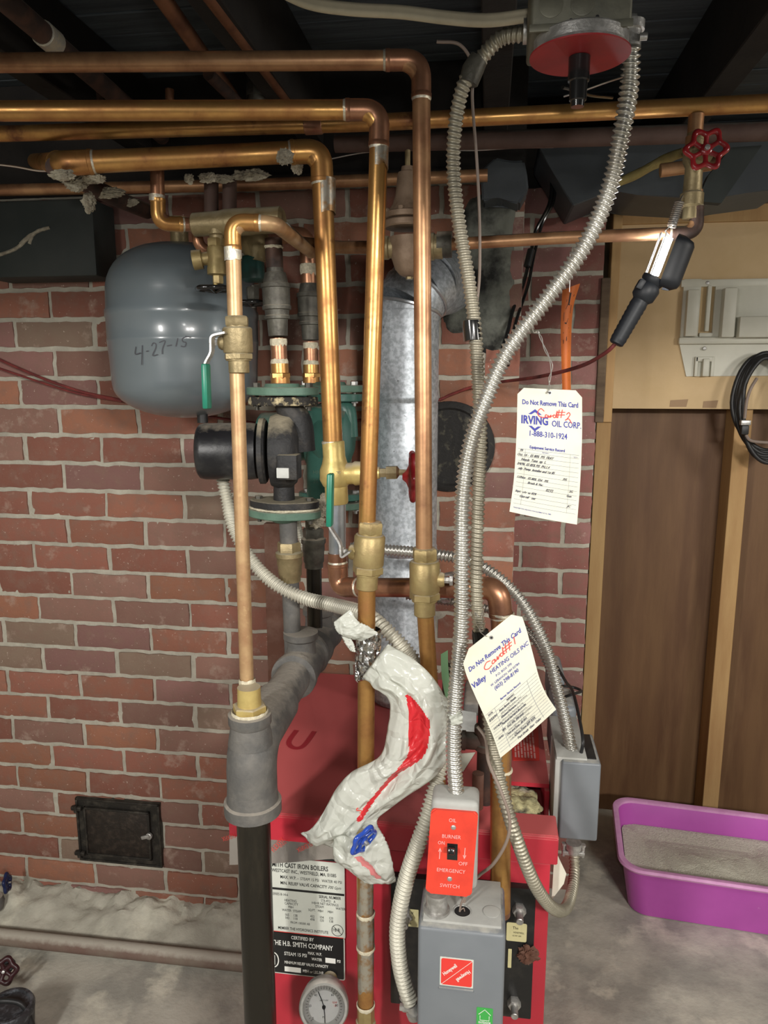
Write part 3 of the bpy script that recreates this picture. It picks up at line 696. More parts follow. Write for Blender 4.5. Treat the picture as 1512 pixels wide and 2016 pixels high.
def handwheel(parent, c, ax, R, lobes, m, nm='handwheel', tube=.0042, hub=.010, bulge=.14):
    x, y, z = frame_z(ax); c = Vector(c); bm = NB(); N = 72; n = 10; rs = []
    for i in range(N):
        a = 2*PI*i/N; rr = R*(1+bulge*math.cos(lobes*a)); cen = c+x*(rr*math.cos(a))+y*(rr*math.sin(a)); o_ = (cen-c).normalized()
        rs.append([bm.verts.new(cen+o_*(tube*1.15*math.cos(2*PI*k/n))+z*(tube*math.sin(2*PI*k/n))) for k in range(n)])
    for i in range(N): bridge(bm, rs[i], rs[(i+1) % N])
    for k in range(lobes):
        a = 2*PI*(k+.5)/lobes; e = x*math.cos(a)+y*math.sin(a)
        sweep(bm, [c+e*hub*.5-z*.003, c+e*(R*.55)-z*.001, c+e*(R*(1-bulge))], [tube*1.1, tube*.8, tube*.95], 10)
    lathe(bm, c-z*.006, z, [(0,hub*.8),(.002,hub),(.008,hub),(.010,hub*.7)], 20)
    o = link(nm, bm, m, parent)
    bm = NB(); lathe(bm, c+z*.003, z, [(0,hub*.45),(.006,hub*.45),(.0065,hub*.3)], 12); obb(bm, c+z*.0096, x, y, z, hub*.4, .0006, .0006); link('stem_screw', bm, 'steel_zinc', o)
    return o
wc = P(812,938,1.20)
bm = NB(); lathe(bm, wc-Vector((.012,0,0)), (1,0,0), [(-.004,.006),(.002,.011),(.008,.024),(.012,.030)], 24); link('wheel_hub', bm, 'red_wheel', gv)
handwheel(gv, wc, (1,.15,0), .036, 6, 'red_wheel', tube=.0055, bulge=.1)
tx = text_polys([('P', 0, 0, .013, .8, 0, 0, 'CENTER', -PI/2)]); q = P(660,930,1.20-.0245)
bm = NB(); put_polys(bm, tx, lambda x_, y_: q+Vector((x_, 0, y_))); link('cast_letter', bm, 'bronze_mixer', gv)

# red wheel valve at the upper right, hanging from the main
rv = thing('shutoff_valve', 'small brass shutoff valve with lobed bright red handwheel facing the camera, upper right', 'valve', P(1371,400,1.27))
bm = NB(); p0 = P(1371,262,1.27); lathe(bm, p0, (0,0,-1), [(0,.0135),(.022,.0145),(.024,.0175),(.040,.0175),(.05,.013),(.085,.014),(.088,.0175),(.105,.0175),(.108,.012),(.125,.012)], 22)
c = P(1371,320,1.27); lathe(bm, c, (-.03,-1,.05), [(0,.016),(.02,.015),(.022,.018),(.034,.018)], 6); lathe(bm, c, (-.03,-1,.05), [(.034,.008),(.055,.007)], 12)
link('body', bm, 'bronze_mixer', rv)
hc = c+Vector((-.03,-1,.05)).normalized()*.058
handwheel(rv, hc, Vector((-.02,-1,.12)), RD(hc, 66), 6, 'red_wheel', tube=.0042, hub=.0085, bulge=.16)
E1, rE, _ = pipe_thing('copper_pipe', 'dark copper branch from the red wheel valve elbowing left across to the pressure regulator', 'pipe',
    [(1371,375,1.27),(1372,458,1.27),(1100,468,1.27),(868,482,1.27)], 24, 'copper_brown', .026, (1,), 'copper_dirty', wref=2)
# ---- pressure reducing valve
pv = thing('pressure_regulator', 'dusty bronze pressure regulator with tall bell top on the water feed behind the risers', 'regulator', P(806,560,1.27))
bm = NB(); b0 = P(806,545,1.27); top = P(802,432,1.27)
lathe(bm, b0, (0,0,1), [(0,.010),(.003,.016),(.012,.024),(.030,.030),(.055,.034),(.062,.034)], 28); link('body', bm, 'bronze_pinkish', pv)
bm = NB(); z_ = top; lathe(bm, z_-ZV*.014, ZV, [(0,.036),(.002,.038),(.010,.038),(.012,.036)], 28); lathe(bm, z_, ZV, [(0,.036),(.001,.038),(.009,.038),(.011,.034)], 28)
for k in range(6):
    a = k*PI/3+.3; lathe(bm, z_+Vector((math.cos(a)*.033, math.sin(a)*.033, .009)), ZV, [(0,.0045),(.006,.0045),(.0075,.003)], 8)
link('bolted_flange', bm, 'bronze_pinkish', pv)
bm = NB(); lathe(bm, z_+ZV*.008, ZV, [(0,.034),(.006,.030),(.016,.024),(.030,.020),(.060,.0165),(.064,.0155),(.066,.011),(.073,.010)], 28); link('bell_housing', bm, 'bronze_pinkish', pv)
bm = NB(); lathe(bm, z_+ZV*.078, ZV, [(0,.0045),(.028,.0045),(.029,.003)], 12); lathe(bm, z_+ZV*.073, ZV, [(0,.010),(.007,.010)], 6); link('adjusting_screw', bm, 'bronze_mixer', pv)
bm = NB(); e0 = P(800,487,1.27); lathe(bm, e0, (1,0,0), [(0,.022),(.03,.020),(.034,.022),(.046,.022),(.0465,.020),(.060,.020),(.062,.014)], 20); lathe(bm, e0, (-1,0,0), [(0,.02),(.028,.017),(.03,.019),(.040,.019),(.044,.013)], 20)
link('union_ends', bm, 'bronze_mixer', pv)
bm = NB(); lathe(bm, P(868,482,1.27)-Vector((.006,0,0)), (1,0,0), [(0,.021),(.024,.021)], 20); link('steel_collar', bm, 'valve_grey', pv)
bm = NB(); lathe(bm, b0-ZV*.004, ZV, [(0,.006),(.008,.006)], 6); link('drain_plug', bm, 'bronze_mixer', pv)
F1, rF, _ = pipe_thing('copper_pipe', 'short copper feed between the regulator and the back of the thick riser', 'pipe', [(778,487,1.27),(668,487,1.36),(595,478,1.40)], 24, 'copper_brown', .02, (), wref=1)

# ---- brass mixing assembly over the tank
mx = thing('mixing_valve', 'brass tee assembly with side outlet and black handwheel above the grey tank', 'valve', P(424,600,1.25))
bm = NB(); a = P(378,443,1.25); b = P(560,432,1.25); lathe(bm, a, b-a, [(0,.014),(.004,.019),(.05,.020),(.06,.022),(.10,.022),(.11,.021),(.155,.021),(.16,.015)], 24)
lathe(bm, P(427,440,1.25), (0,0,-1), [(0,.017),(.018,.0165),(.020,.013),(.036,.013)], 22); link('tee_body', bm, 'bronze_mixer', mx)
bm = NB(); q = P(426,470,1.25); hexprof(bm, q, (0,0,-1), .014, .0165, .2); lathe(bm, q-ZV*.012, (0,0,-1), [(0,.015),(.004,.0165),(.032,.0165),(.036,.0175),(.046,.0175),(.048,.010)], 22); hexprof(bm, q-ZV*.055, (0,0,-1), .018, .0095); link('stem_body', bm, 'brass', mx)
bm = NB(); q2 = P(415,508,1.25); lathe(bm, q2, (-1,-.25,-.15), [(0,.011),(.014,.011),(.015,.016),(.030,.0165),(.031,.012)], 20); link('side_outlet', bm, 'brass', mx)
hw = handwheel(mx, P(424,569,1.25), (0,0,1), .030, 6, 'black_gloss', tube=.004, hub=.007, bulge=.06)
bm = NB(); lathe(bm, P(424,548,1.25), (0,0,-1), [(0,.004),(.022,.004)], 10); link('stem', bm, 'brass_bright', mx)
pipe_thing('copper_pipe', 'short copper bend dropping from the thick pipe into the brass tee above the tank', 'pipe', [(309,330,1.22),(312,440,1.22),(385,443,1.25)], 27, 'copper_red', .026, (1,), 'copper_gold', wref=0)
sleeve(D.objects['copper_pipe.010'] if 'copper_pipe.010' in D.objects else mx, (309,384,1.22), (309,398,1.22), .0125, 'solder')
for x0, l in ((416,'left'),(452,'right')):
    bm = NB(); sweep(bm, [P(x0,352,1.27), P(x0,424,1.27)], RD(P(x0,400,1.27), 28), 20); tag(link('copper_pipe', bm, 'pipe_rusty'), l+' of two short dark risers standing on the brass tee', 'pipe')
pipe_thing('copper_pipe', 'little reddish copper bend curling behind the brass stem above the tank', 'pipe', [(386,445,1.30),(392,490,1.30),(430,498,1.32)], 22, 'copper_red', .02, (), wref=1)
mx2 = thing('drain_valve', 'teal and brass valve with a second black handwheel between slim riser and check valves', 'valve', P(497,620,1.36))
bm = NB(); lathe(bm, P(500,452,1.36), (0,0,-1), [(0,.02),(.01,.026),(.03,.027),(.045,.019),(.055,.02),(.06,.012)], 22); link('brass_body', bm, 'bronze_mixer', mx2)
bm = NB(); lathe(bm, P(497,505,1.36), (0,0,-1), [(0,.018),(.004,.021),(.04,.022),(.045,.015)], 22); link('teal_body', bm, 'teal_dark', mx2)
bm = NB(); hexprof(bm, P(497,565,1.36), (0,0,-1), .022, .012); lathe(bm, P(497,562,1.36), (0,0,-1), [(0,.005),(.04,.005)], 10); link('stem', bm, 'valve_grey', mx2)
handwheel(mx2, P(497,597,1.36), (0,0,1), .030, 6, 'black_gloss', tube=.004, hub=.007, bulge=.06)

# ---- check valves and pumps
def check_stack(i, x, W, ytop, ybot, w, label, blbl, pref):
    """flow check valve with copper stub and brass adapter above a pump"""
    root = thing('check_valve', label, 'valve', P(x[1], ybot, W))
    a = P(x[0], ytop, W); b = P(x[1], ybot, W); d = b-a; Ln = d.length; r = RD(a.lerp(b,.5), w)
    bm = NB(); lathe(bm, a, d, [(Ln*t_, r*k_) for t_, k_ in ((0,.56),(.06,.58),(.065,.72),(.15,.86),(.155,1.0),(.19,1.04),(.195,.95),(.34,.94),(.345,1.0),(.375,.98),(.38,.84),(.425,.82),(.43,.87),(.455,.87),(.46,.72),(.60,.66),(.605,.58))], 28)
    link('body', bm, 'valve_grey', root)
    bm = NB(); lathe(bm, a+d*.62, d, [(0,r*.56),(Ln*.24,r*.56)], 24); link('nipple', bm, 'copper_red', root)
    joint(root, a+d*.625, d, r*.57, 'flux_crust', .012, 1.05, i); joint(root, a+d*.86, -d, r*.57, 'flux_crust', .012, 1.08, i+2)
    bm = NB(); lathe(bm, a+d*.84, d, [(0,r*.62),(Ln*.08,r*.62),(Ln*.085,r*.7)], 24); hexprof(bm, a+d*.92, d, Ln*.05, r*.72); lathe(bm, a+d*.96, d, [(0,r*.66),(Ln*.06,r*.68)], 24); link('adapter', bm, 'copper_gold', root)
    return root
ck1 = check_stack(1, (541,552), 1.31, 522, 752, 57, 'dusty grey check valve and copper stub above the black pump', '', 0)
ck2 = check_stack(2, (609,613), 1.48, 545, 750, 50, 'dusty grey check valve and copper stub above the green pump', '', 0)
pipe_thing('copper_pipe', 'short dark copper stub between the mixing assembly and the left check valve', 'pipe', [(538,470,1.31),(541,528,1.31)], 34, 'copper_dirty', .01, (), wref=0)
pipe_thing('copper_pipe', 'reddish copper bend over the right check valve', 'pipe', [(560,462,1.42),(606,466,1.48),(609,560,1.48)], 34, 'copper_red', .028, (), wref=1)
for nm in ('copper_pipe',):
    pass
joint(ck1, P(539,484,1.31), (0,0,-1), RD(P(539,484,1.31), 34), 'flux_crust', .005, 1.1, 9); joint(ck2, P(608,520,1.48), (0,0,-1), RD(P(608,520,1.48), 34), 'flux_crust', .02, 1.05, 11)

def flange(bm, c, r, h, ears=True, ex=Vector((1,0,0))):
    x = ex.normalized(); y = ZV.cross(x); n = 48; ra = []
    for i in range(n):
        a = 2*PI*i/n; k = abs(math.cos(a)); rr = r*(.72+.30*k**6+.06*k) if ears else r
        ra.append(rr)
    rs = []
    for z_, s in ((0,.97),(.0015,1),(h-.0015,1),(h,.97)): rs.append([bm.verts.new(Vector(c)+ZV*z_+x*(ra[i]*s*math.cos(2*PI*i/n))+y*(ra[i]*s*math.sin(2*PI*i/n))) for i in range(n)])
    for a, b in zip(rs, rs[1:]): bridge(bm, a, b)
    bm.faces.new(list(reversed(rs[0]))); bm.faces.new(rs[-1])
def pump(label, cx, W, ytop, ybot, fw, body_m, flange_m, ax, motor_m, motor_len, motor_r, cy, gasket=True):
    top = P(cx, ytop, W); bot = P(cx+4, ybot, W); fr = RD(top, fw)
    root = thing('circulator_pump', label, 'pump', bot)
    ct = Vector((top.x, W, top.z)); cb = Vector((bot.x, W, bot.z)); h = .0145
    ex = Vector((1, -.12, 0))
    bm = NB(); flange(bm, ct-ZV*h, fr, h, ex=ex); lathe(bm, ct-ZV*.002, ZV, [(0,fr*.55),(.008,fr*.48),(.009,fr*.3)], 32); link('upper_flange', bm, flange_m, root)
    bm = NB(); flange(bm, ct-ZV*(h*2.1+.002), fr*.97, h*1.05, ex=ex); link('upper_body_flange', bm, 'corroded' if gasket else body_m, root)
    bm = NB(); flange(bm, cb+ZV*.004, fr*.98, h*.95, ex=ex); link('lower_body_flange', bm, 'pump_cast' if gasket else body_m, root)
    bm = NB(); flange(bm, cb-ZV*h, fr*1.03, h, ex=ex); lathe(bm, cb-ZV*(h+.010), ZV, [(0,fr*.30),(.004,fr*.42),(.011,fr*.5)], 32); link('lower_flange', bm, flange_m, root)
    if gasket:
        bm = NB(); flange(bm, cb+ZV*.0, fr*1.0, .0045, ex=ex); jitter(bm, .0015, 200); link('gasket_crust', bm, 'flux_crust', root)
    y_ = ZV.cross(ex.normalized())
    for s in (-1, 1):
        for zc, hd in ((ct.z, 1), (cb.z+.016, 1)):
            p = Vector((ct.x if zc == ct.z else cb.x, W, zc))+ex.normalized()*s*fr*.80
            bm = NB(); lathe(bm, p-ZV*.001, ZV, [(0,.0075),(.008,.0075),(.0085,.006)], 6); lathe(bm, p-ZV*.042, ZV, [(0,.004),(.04,.004)], 10); lathe(bm, p-ZV*.036, ZV, [(0,.0078),(.009,.0078)], 6); link('flange_bolt', bm, 'steel_zinc' if not gasket else 'valve_grey', root)
    # volute: ring-like casting joining the two flanges
    cz = P(cx, cy, W).z; c = Vector(((ct.x+cb.x)/2, W, cz)); R = (ct.z-cb.z)*.30; hh = (ct.z-cb.z)/2
    axv = Vector(ax).normalized()
    bm = NB(); lathe(bm, c+axv*(-.030), axv, [(0,R*.55),(.006,R*.86),(.016,R*1.0),(.040,R*1.02),(.052,R*.95),(.056,R*.6)], 40); link('volute', bm, body_m, root)
    bm = NB(); off = -axv*.012
    sweep(bm, crom([Vector((ct.x, W, ct.z-.018)), Vector((ct.x, W, ct.z-.040))+off*.9, c+Vector((0,0,R*.75))+off*2.4, c+off*2.8], 6), [.019+.006*min(1, i/10) for i in range(19)], 20)
    sweep(bm, [Vector((cb.x, W, cb.z+.012)), Vector((cb.x, W, cb.z+.04)), c-ZV*R*.7], [.020,.019,.021], 20); link('neck', bm, body_m, root)
    # motor
    m0 = c+axv*.048
    bm = NB(); lathe(bm, c+axv*.030, axv, [(0,R*.84),(.004,R*.90),(.012,R*.90),(.014,R*.8)], 24); link('adapter_plate', bm, 'pump_cast' if gasket else body_m, root)
    bm = NB(); lathe(bm, m0, axv, [(0,motor_r*.97),(.012,motor_r),(motor_len-.012,motor_r*.985),(motor_len-.004,motor_r*.95),(motor_len,motor_r*.85),(motor_len+.001,motor_r*.3)], 48); link('motor_can', bm, motor_m, root)
    return root, c, axv, R
pm1, c1, ax1, R1 = pump('black circulator pump with motor can pointing left, caked with dust', 556, 1.31, 762, 1002, 138, 'pump_cast', 'green_flange', (-1,-.18,0), 'pump_black', .106, .052, 888)
bm = NB(); q = P(566,920,1.24); box(bm, (q.x-.018, 1.235, q.z-.022), (q.x+.018, 1.27, q.z+.022), .003); link('terminal_plate', bm, 'pump_cast', pm1)
bm = NB(); q = P(556,930,1.235); box(bm, (q.x-.010, 1.232, q.z-.010), (q.x+.012, 1.24, q.z+.008), .001); link('worn_tag', bm, 'paper_grey', pm1)
pm2, c2, ax2, R2 = pump('green circulator pump behind the black one', 648, 1.49, 758, 985, 128, 'green_paint', 'green_flange', (-1,-.0,0), 'green_paint', .10, .05, 860, gasket=False)
bm = NB(); b2 = P(690,860,1.49); lathe(bm, Vector((b2.x-.04, 1.49, b2.z)), (1,0,0), [(0,.055),(.02,.062),(.035,.058),(.045,.035)], 40); link('volute_cheek', bm, 'green_paint', pm2)
bm = NB(); q = P(632,905,1.44)
box(bm, (q.x-.03, 1.428, P(632,1010,1.44).z), (q.x+.03, 1.49, P(632,800,1.44).z), .012, 4); link('junction_cover', bm, 'green_paint', pm2)
tx = text_polys([('HR', 0, .012, .011), ('25', 0, -.006, .011)])
bm = NB(); q = P(616,945,1.427); put_polys(bm, tx, lambda x_, y_: q+Vector((x_, 0, y_))); link('cast_letters', bm, 'green_flange', pm2)
# below the pumps
def lower_stack(label, cat, x, W, y0, y1, ybody, w, m_nip, brass_m):
    root = thing('union_valve', label, 'valve', P(x[1], y1, W))
    a = P(x[0], y0, W); r = RD(a, w)
    def seg(ya, yb, prof, m, nm, hexa=False):
        pa = P(x[0]+(x[1]-x[0])*(ya-y0)/(y1-y0), ya, W); pb = P(x[0]+(x[1]-x[0])*(yb-y0)/(y1-y0), yb, W); d = pb-pa; L = d.length
        bm = NB(); lathe(bm, pa, d, [(t*L, k*r) for t, k in prof], 6 if hexa else 26); link(nm, bm, m, root)
    seg(y0, ybody, [(0,1),(1,1)], m_nip, 'nipple')
    seg(ybody-5, ybody+20, [(0,1.25),(.1,1.35),(.9,1.35),(1,1.2)], brass_m, 'hex_collar', True)
    seg(ybody+12, ybody+72, [(0,1.2),(.05,1.55),(.18,1.58),(.24,1.42),(.42,1.44),(.48,1.36),(.8,1.32),(.84,1.2),(1,1.18)], brass_m, 'body')
    seg(ybody+68, y1, [(0,.98),(1,.98)], 'iron_black' if w > 15 and W > 1.4 else 'iron_cast', 'lower_pipe')
    return root
lower_stack('brass union under the black pump with grey iron pipe down to the tee', 'valve', (567,577), 1.31, 1022, 1290, 1072, 35, 'iron_cast', 'bronze_mixer')
lower_stack('dusty grey union under the green pump with black iron pipe down to the rear tee', 'valve', (616,620), 1.42, 1005, 1235, 1045, 31, 'valve_grey', 'valve_grey')
lint('dust_wad', 'brown dust wad clinging between the pump flanges and the grey union', [(636,1000,1.36,16,16),(622,1025,1.38,16,14),(640,980,1.37,10,10)])

# ---- iron header running away from the camera, tees and the big elbow
zH = .905; xH = -.345; rH = .036
hd = thing('iron_header', 'grey cast iron header running back over the boiler with two tees and elbow', 'pipe', (xH, 1.02, zH-.05))
bm = NB(); lathe(bm, (xH,1.05,zH), (0,1,0), [(0,rH*.9),(.52,rH*.9)], 32); link('header_pipe', bm, 'iron_cast', hd)
for yy, nm in ((1.31,'tee'),(1.46,'tee')):
    bm = NB(); lathe(bm, (xH,yy-.062,zH), (0,1,0), [(0,rH*.98),(.002,rH*1.18),(.014,rH*1.2),(.018,rH*1.06),(.045,rH*1.1),(.08,rH*1.1),(.106,rH*1.06),(.11,rH*1.2),(.122,rH*1.18),(.124,rH*.98)], 32)
    lathe(bm, (xH,yy,zH), ZV, [(0,rH*.9),(.040,rH*.78),(.052,rH*.78),(.056,rH*.92),(.068,rH*.92),(.070,rH*.70)], 32); jitter(bm, .0006, 60); link(nm, bm, 'iron_cast', hd)
pe = P(500,1440,1.02); pb = P(503,1545,1.00)
bm = NB(); sweep(bm, fillet([Vector((xH,1.14,zH)), Vector((xH,1.0,zH)), Vector((xH,1.0,zH-.105))], .06, 12), rH*1.06, 32)
lathe(bm, Vector((xH,1.0,zH-.105)), (0,0,-1), [(-.03,rH*1.06),(-.012,rH*1.1),(-.010,rH*1.22),(.008,rH*1.22),(.010,rH)], 32)
lathe(bm, Vector((xH,1.0,zH)), ZV, [(0,rH*.95),(.030,rH*.82),(.034,rH*.9),(.048,rH*.9),(.05,rH*.7)], 32); jitter(bm, .0006, 60); link('drop_elbow', bm, 'iron_cast', hd)
bm = NB(); q = Vector((xH,1.0,zH+.048)); hexprof(bm, q, ZV, .014, rH*.72); lathe(bm, q+ZV*.012, ZV, [(0,rH*.5),(.03,rH*.48)], 22); link('bushing', bm, 'brass_bright', hd)
joint(hd, q+ZV*.0, ZV, rH*.74, 'flux_crust', .006, 1.03, 5)
bm = NB(); sweep(bm, [Vector((xH,1.0,zH-.09)), Vector((xH,1.0,.6)), Vector((xH,1.0,.25))], RD(Vector((xH,1.0,.6)), 64), 36)
o = link('iron_pipe', bm, 'iron_black'); tag(o, 'thick black iron pipe dropping from the cast elbow at the left boiler corner', 'pipe')

# ---- expansion tank
ct = P(362,650,1.5); rT = RD(ct, 288); zt = P(362,478,1.5-.08).z; zb = P(362,828,1.42).z; zs = P(362,770,1.36).z
tk = thing('expansion_tank', 'grey steel expansion tank hung in front of the brick wall, date 4-27-15 penned on it', 'tank', (ct.x,1.5,zb))
prof = []
zt = 1.735; z0_ = zs
bm = NB()
for k in range(11):
    a = PI/2*k/10; prof.append((z0_+.012-.070*math.cos(a)-.0, rT*math.sin(a)*.97 if k else .001))
prof = [(zz, rr) for zz, rr in prof]
prof += [(z0_+.02,rT*.975),(z0_+.06,rT*.985),(1.52,rT),(1.522,rT*1.004),(1.527,rT*1.004),(1.529,rT),(1.568,rT*1.0),(1.572,rT*1.012),(1.584,rT*1.012),(1.588,rT*.995),(1.62,rT*.985)]
for k in range(1, 12):
    a = PI/2*k/11; prof.append((1.62+.098*math.sin(a), rT*.985*math.cos(a)**.72 if k < 11 else .001))
lathe(bm, (ct.x,1.5,0), ZV, prof, 64, cap=False); link('shell', bm, 'tank_grey', tk)
bm = NB(); q = P(392,838,1.44); lathe(bm, (q.x,1.46,z0_-.066), ZV, [(0,.011),(.022,.011),(.022,.014),(.035,.015)], 14); link('air_valve_cap', bm, 'black_rubber', tk)
bm = NB(); lathe(bm, (ct.x,1.5,1.71), ZV, [(0,.02),(.02,.018),(.06,.018)], 16); link('top_nipple', bm, 'bronze_mixer', tk)
# penned date, following the curved shell
def cyl(x_, y_, px=268, py=692):
    d = ray(px, py); a = d.x**2+d.y**2; b = -2*(d.x*ct.x+d.y*1.5); c = ct.x**2+2.25-(rT+.0008)**2
    t = (-b-math.sqrt(b*b-4*a*c))/(2*a); s = CAMP+d*t; a0 = math.atan2(s.y-1.5, s.x-ct.x)
    a1 = a0+x_/rT; return Vector((ct.x+(rT+.0008)*math.cos(a1), 1.5+(rT+.0008)*math.sin(a1), s.z+y_))
S = .0045
marks = [[(0,6),(-.5,3),(2.2,3.4)],[(3.2,6.5),(2.4,-1.5)],[(4.8,4),(6,4.2)],[(7.4,6.2),(8.2,7.4),(9.3,7.0),(9.2,5.4),(7.7,2.4),(9.9,2.7)],[(10.8,7.6),(13.3,8.3),(12.1,5.2),(11.8,2.9)],[(14,6.2),(16,6.6)],[(18.6,9.4),(17.6,6)],[(22,10),(20.4,9.2),(20.6,8),(21.8,7.6),(21.2,6),(19.6,6.2)],[(21.6,10.2),(24,9.8)]]
bm = NB()
for mk in marks:
    vs, fs = stroke2(smooth2(mk, 5), .42); put_polys(bm, [(vs, fs)], lambda a, b: cyl(a*S, b*S-.018))
link('penned_date', bm, 'ink_marker', tk)

# ---- flue pipe
fl = thing('flue_pipe', 'galvanised flue pipe rising behind the copper risers and elbowing into the chimney', 'flue', (P(793,1300,1.57).x,1.57,.7))
fx = P(797,700,1.57).x; rf = RD(P(800,700,1.57), 134)
bm = NB()
for (za, zb_) in ((.735,1.075),(1.075,1.40),(1.40,P(800,612,1.57).z)):
    x_ = fx; lathe(bm, (x_,1.57,za), ZV, [(0,rf*.985),(.004,rf*1.0),(.008,rf*1.02),(.014,rf*1.02),(.018,rf),(zb_-za-.004,rf*.995),(zb_-za,rf*.98)], 56)
link('straight_sections', bm, 'galv', fl)
z1 = P(800,612,1.57).z-.012
def gore(pts):
    bm = NB(); sweep(bm, [Vector(p) for p in pts], rf*.985, 48); return link('elbow_gore', bm, 'galv', fl)
gore([(fx,1.57,z1-.01),(fx+.006,1.572,z1+.022)]); gore([(fx+.003,1.570,z1+.016),(fx+.022,1.585,z1+.05)])
gore([(fx+.018,1.58,z1+.044),(fx+.045,1.615,z1+.07)]); gore([(fx+.038,1.605,z1+.066),(fx+.075,1.708,z1+.085)])
for c_, d_ in (((fx+.0045,1.571,z1+.014),(.2,.1,.9)), ((fx+.020,1.5825,z1+.043),(.4,.4,.7))):
    bm = NB(); lathe(bm, c_, Vector(d_), [(0,rf*.99),(.002,rf*1.025),(.006,rf*1.025),(.008,rf*.99)], 48, cap=False); link('crimp_ring', bm, 'galv_smooth', fl)
# dark thimble cover low on the chimney
bm = NB(); q = P(884,880,WB-.01); lathe(bm, (q.x,WB+.0,q.z), (0,-1,0), [(0,.105),(.012,.104),(.016,.098),(.018,.09),(.012,.085),(.010,.001)], 48, cap=False)
o = link('thimble_cover', bm, 'thimble_black'); tag(o, 'round soot-black thimble cover on the chimney behind the flue', 'flue cover')
# ================================================================== BOILER
XL, XR, YF, YK = -.426, .127, 1.12, 1.66
ZF, ZK = .712, .742                       # lid height at front / back
bo = thing('boiler', 'red cast iron boiler with sheet metal jacket, rating plates and dusty lid', 'boiler', ((XL+XR)/2, YF, 0))
bm = NB(); box(bm, (XL+.006, YF+.004, .002), (XR-.006, YK, ZF-.055), .003); link('jacket', bm, 'red_jacket', bo)
# lid: sloping panel with an opening at its front right corner
XO = P(1003,1600,1.14).x; YO = 1.265
def lz(y): return ZF+(ZK-ZF)*(y-YF)/(YK-YF)
bm = NB()
prism(bm, [(XL,YF+.05,lz(YF+.05)),(XO-.02,YF+.05,lz(YF+.05)),(XO-.02,YO,lz(YO)),(XR,YO,lz(YO)),(XR,YK-.16,lz(YK-.16)),(XR-.155,YK-.16,lz(YK-.16)),(XR-.155,YK,lz(YK)),(XL,YK,lz(YK))], (0,0,-.008))
link('lid_panel', bm, 'red_jacket', bo)
bm = NB(); pr = [(YF-.004,ZF-.050),(YF-.004,ZF-.004),(YF,ZF),(YF+.055,ZF+.003),(YF+.055,ZF-.050)]
prism(bm, [(XL-.004, y, z) for y, z in pr], (XR-XL+.008, 0, 0)); bmesh.ops.bevel(bm, geom=bm.edges[:], offset=.0015, segments=2, affect='EDGES'); link('front_lip', bm, 'red_jacket', bo)
bm = NB(); box(bm, (XR-.008, YO-.005, ZF-.06), (XR+.001, YK, ZF-.003), .001); link('side_flange', bm, 'red_jacket', bo)
bm = NB(); box(bm, (XL-.001, YF+.05, ZF-.06), (XL+.008, YK, ZF-.003), .001); link('side_flange', bm, 'red_jacket', bo)
bm = NB(); box(bm, (XR-.165, YK-.15, .3), (XR-.01, YK-.01, ZK+.012), .01, 3); jitter(bm, .002, 40); link('smoke_hood', bm, 'iron_cast', bo)
bm = NB()
for v in range(1): pass
b2 = NB(); bmesh.ops.create_icosphere(b2, subdivisions=5, radius=1)
for v in b2.verts:
    n = 1+.4*noise.noise(v.co*1.6)+.22*noise.noise(v.co*4+Vector((3,1,7)))
    v.co = Vector((v.co.x*.045*n+XR-.055, v.co.y*.062*n+(YF+.055+YO)/2, v.co.z*.022*n+ZF-.02))
me = D.meshes.new('t'); b2.to_mesh(me); b2.free(); bm.from_mesh(me); D.meshes.remove(me)
o = link('insulation', bm, 'wool', bo); o['label'] = 'grimy yellow fibreglass in the lid opening'
# stamped U mark on the lid
bm = NB(); U0 = PZ(583,1478,lz(1.36))
pts = [Vector((U0.x-.020, 1.39, 0)), Vector((U0.x-.024, 1.345, 0)), Vector((U0.x-.012, 1.325, 0)), Vector((U0.x+.004, 1.325, 0)), Vector((U0.x+.012, 1.345, 0)), Vector((U0.x+.018, 1.39, 0))]
q = [Vector((p.x, p.y, lz(p.y)+.0006)) for p in crom(pts, 6)]
vs, fs = stroke2([(p.x, p.y) for p in q], .010); put_polys(bm, [(vs, fs)], lambda a, b: Vector((a, b, lz(b)+.0012))); o = link('stamped_mark', bm, 'red_switch', bo)
MATS['stamp'] = mat('stamp', (.30,.02,.03), .4); o.data.materials[0] = MATS['stamp']
# burner mounting plate in black with studs
XP0 = P(770,1800,YF-.004).x; XP1 = P(1053,1800,YF-.004).x; ZP0 = P(1030,2000,YF-.004).z; ZP1 = P(1030,1745,YF-.004).z
bm = NB(); box(bm, (XP0, YF-.010, ZP0), (XP1, YF+.01, ZP1), .002); jitter(bm, .0006, 40); pl = link('mounting_plate', bm, 'black_plate', bo)
for (x, y) in ((1022,1790),(1012,1973),(800,1800),(800,1960)):
    p = P(x, y, YF-.012); bm = NB(); lathe(bm, p+Vector((0,.006,0)), (0,-1,0), [(0,.014),(.0015,.0145),(.003,.014)], 24); lathe(bm, p+Vector((0,.002,0)), (0,-1,-.03), [(0,.0115),(.010,.0115),(.012,.010)], 6)
    lathe(bm, p, (0,-1,-.05), [(0,.0062),(.028,.0062),(.029,.005)], 14); link('stud_bolt', bm, 'steel_zinc', bo)
lintp = P(1040,1880,YF-.014)
b2 = NB(); bmesh.ops.create_icosphere(b2, subdivisions=4, radius=1)
for v in b2.verts:
    n = 1+.6*noise.noise(v.co*2.4)+.4*noise.noise(v.co*6); v.co = Vector((v.co.x*.015*n, v.co.y*.006*n, v.co.z*.015*n))+lintp
o = link('rust_bloom', b2, 'rust_strip', bo)
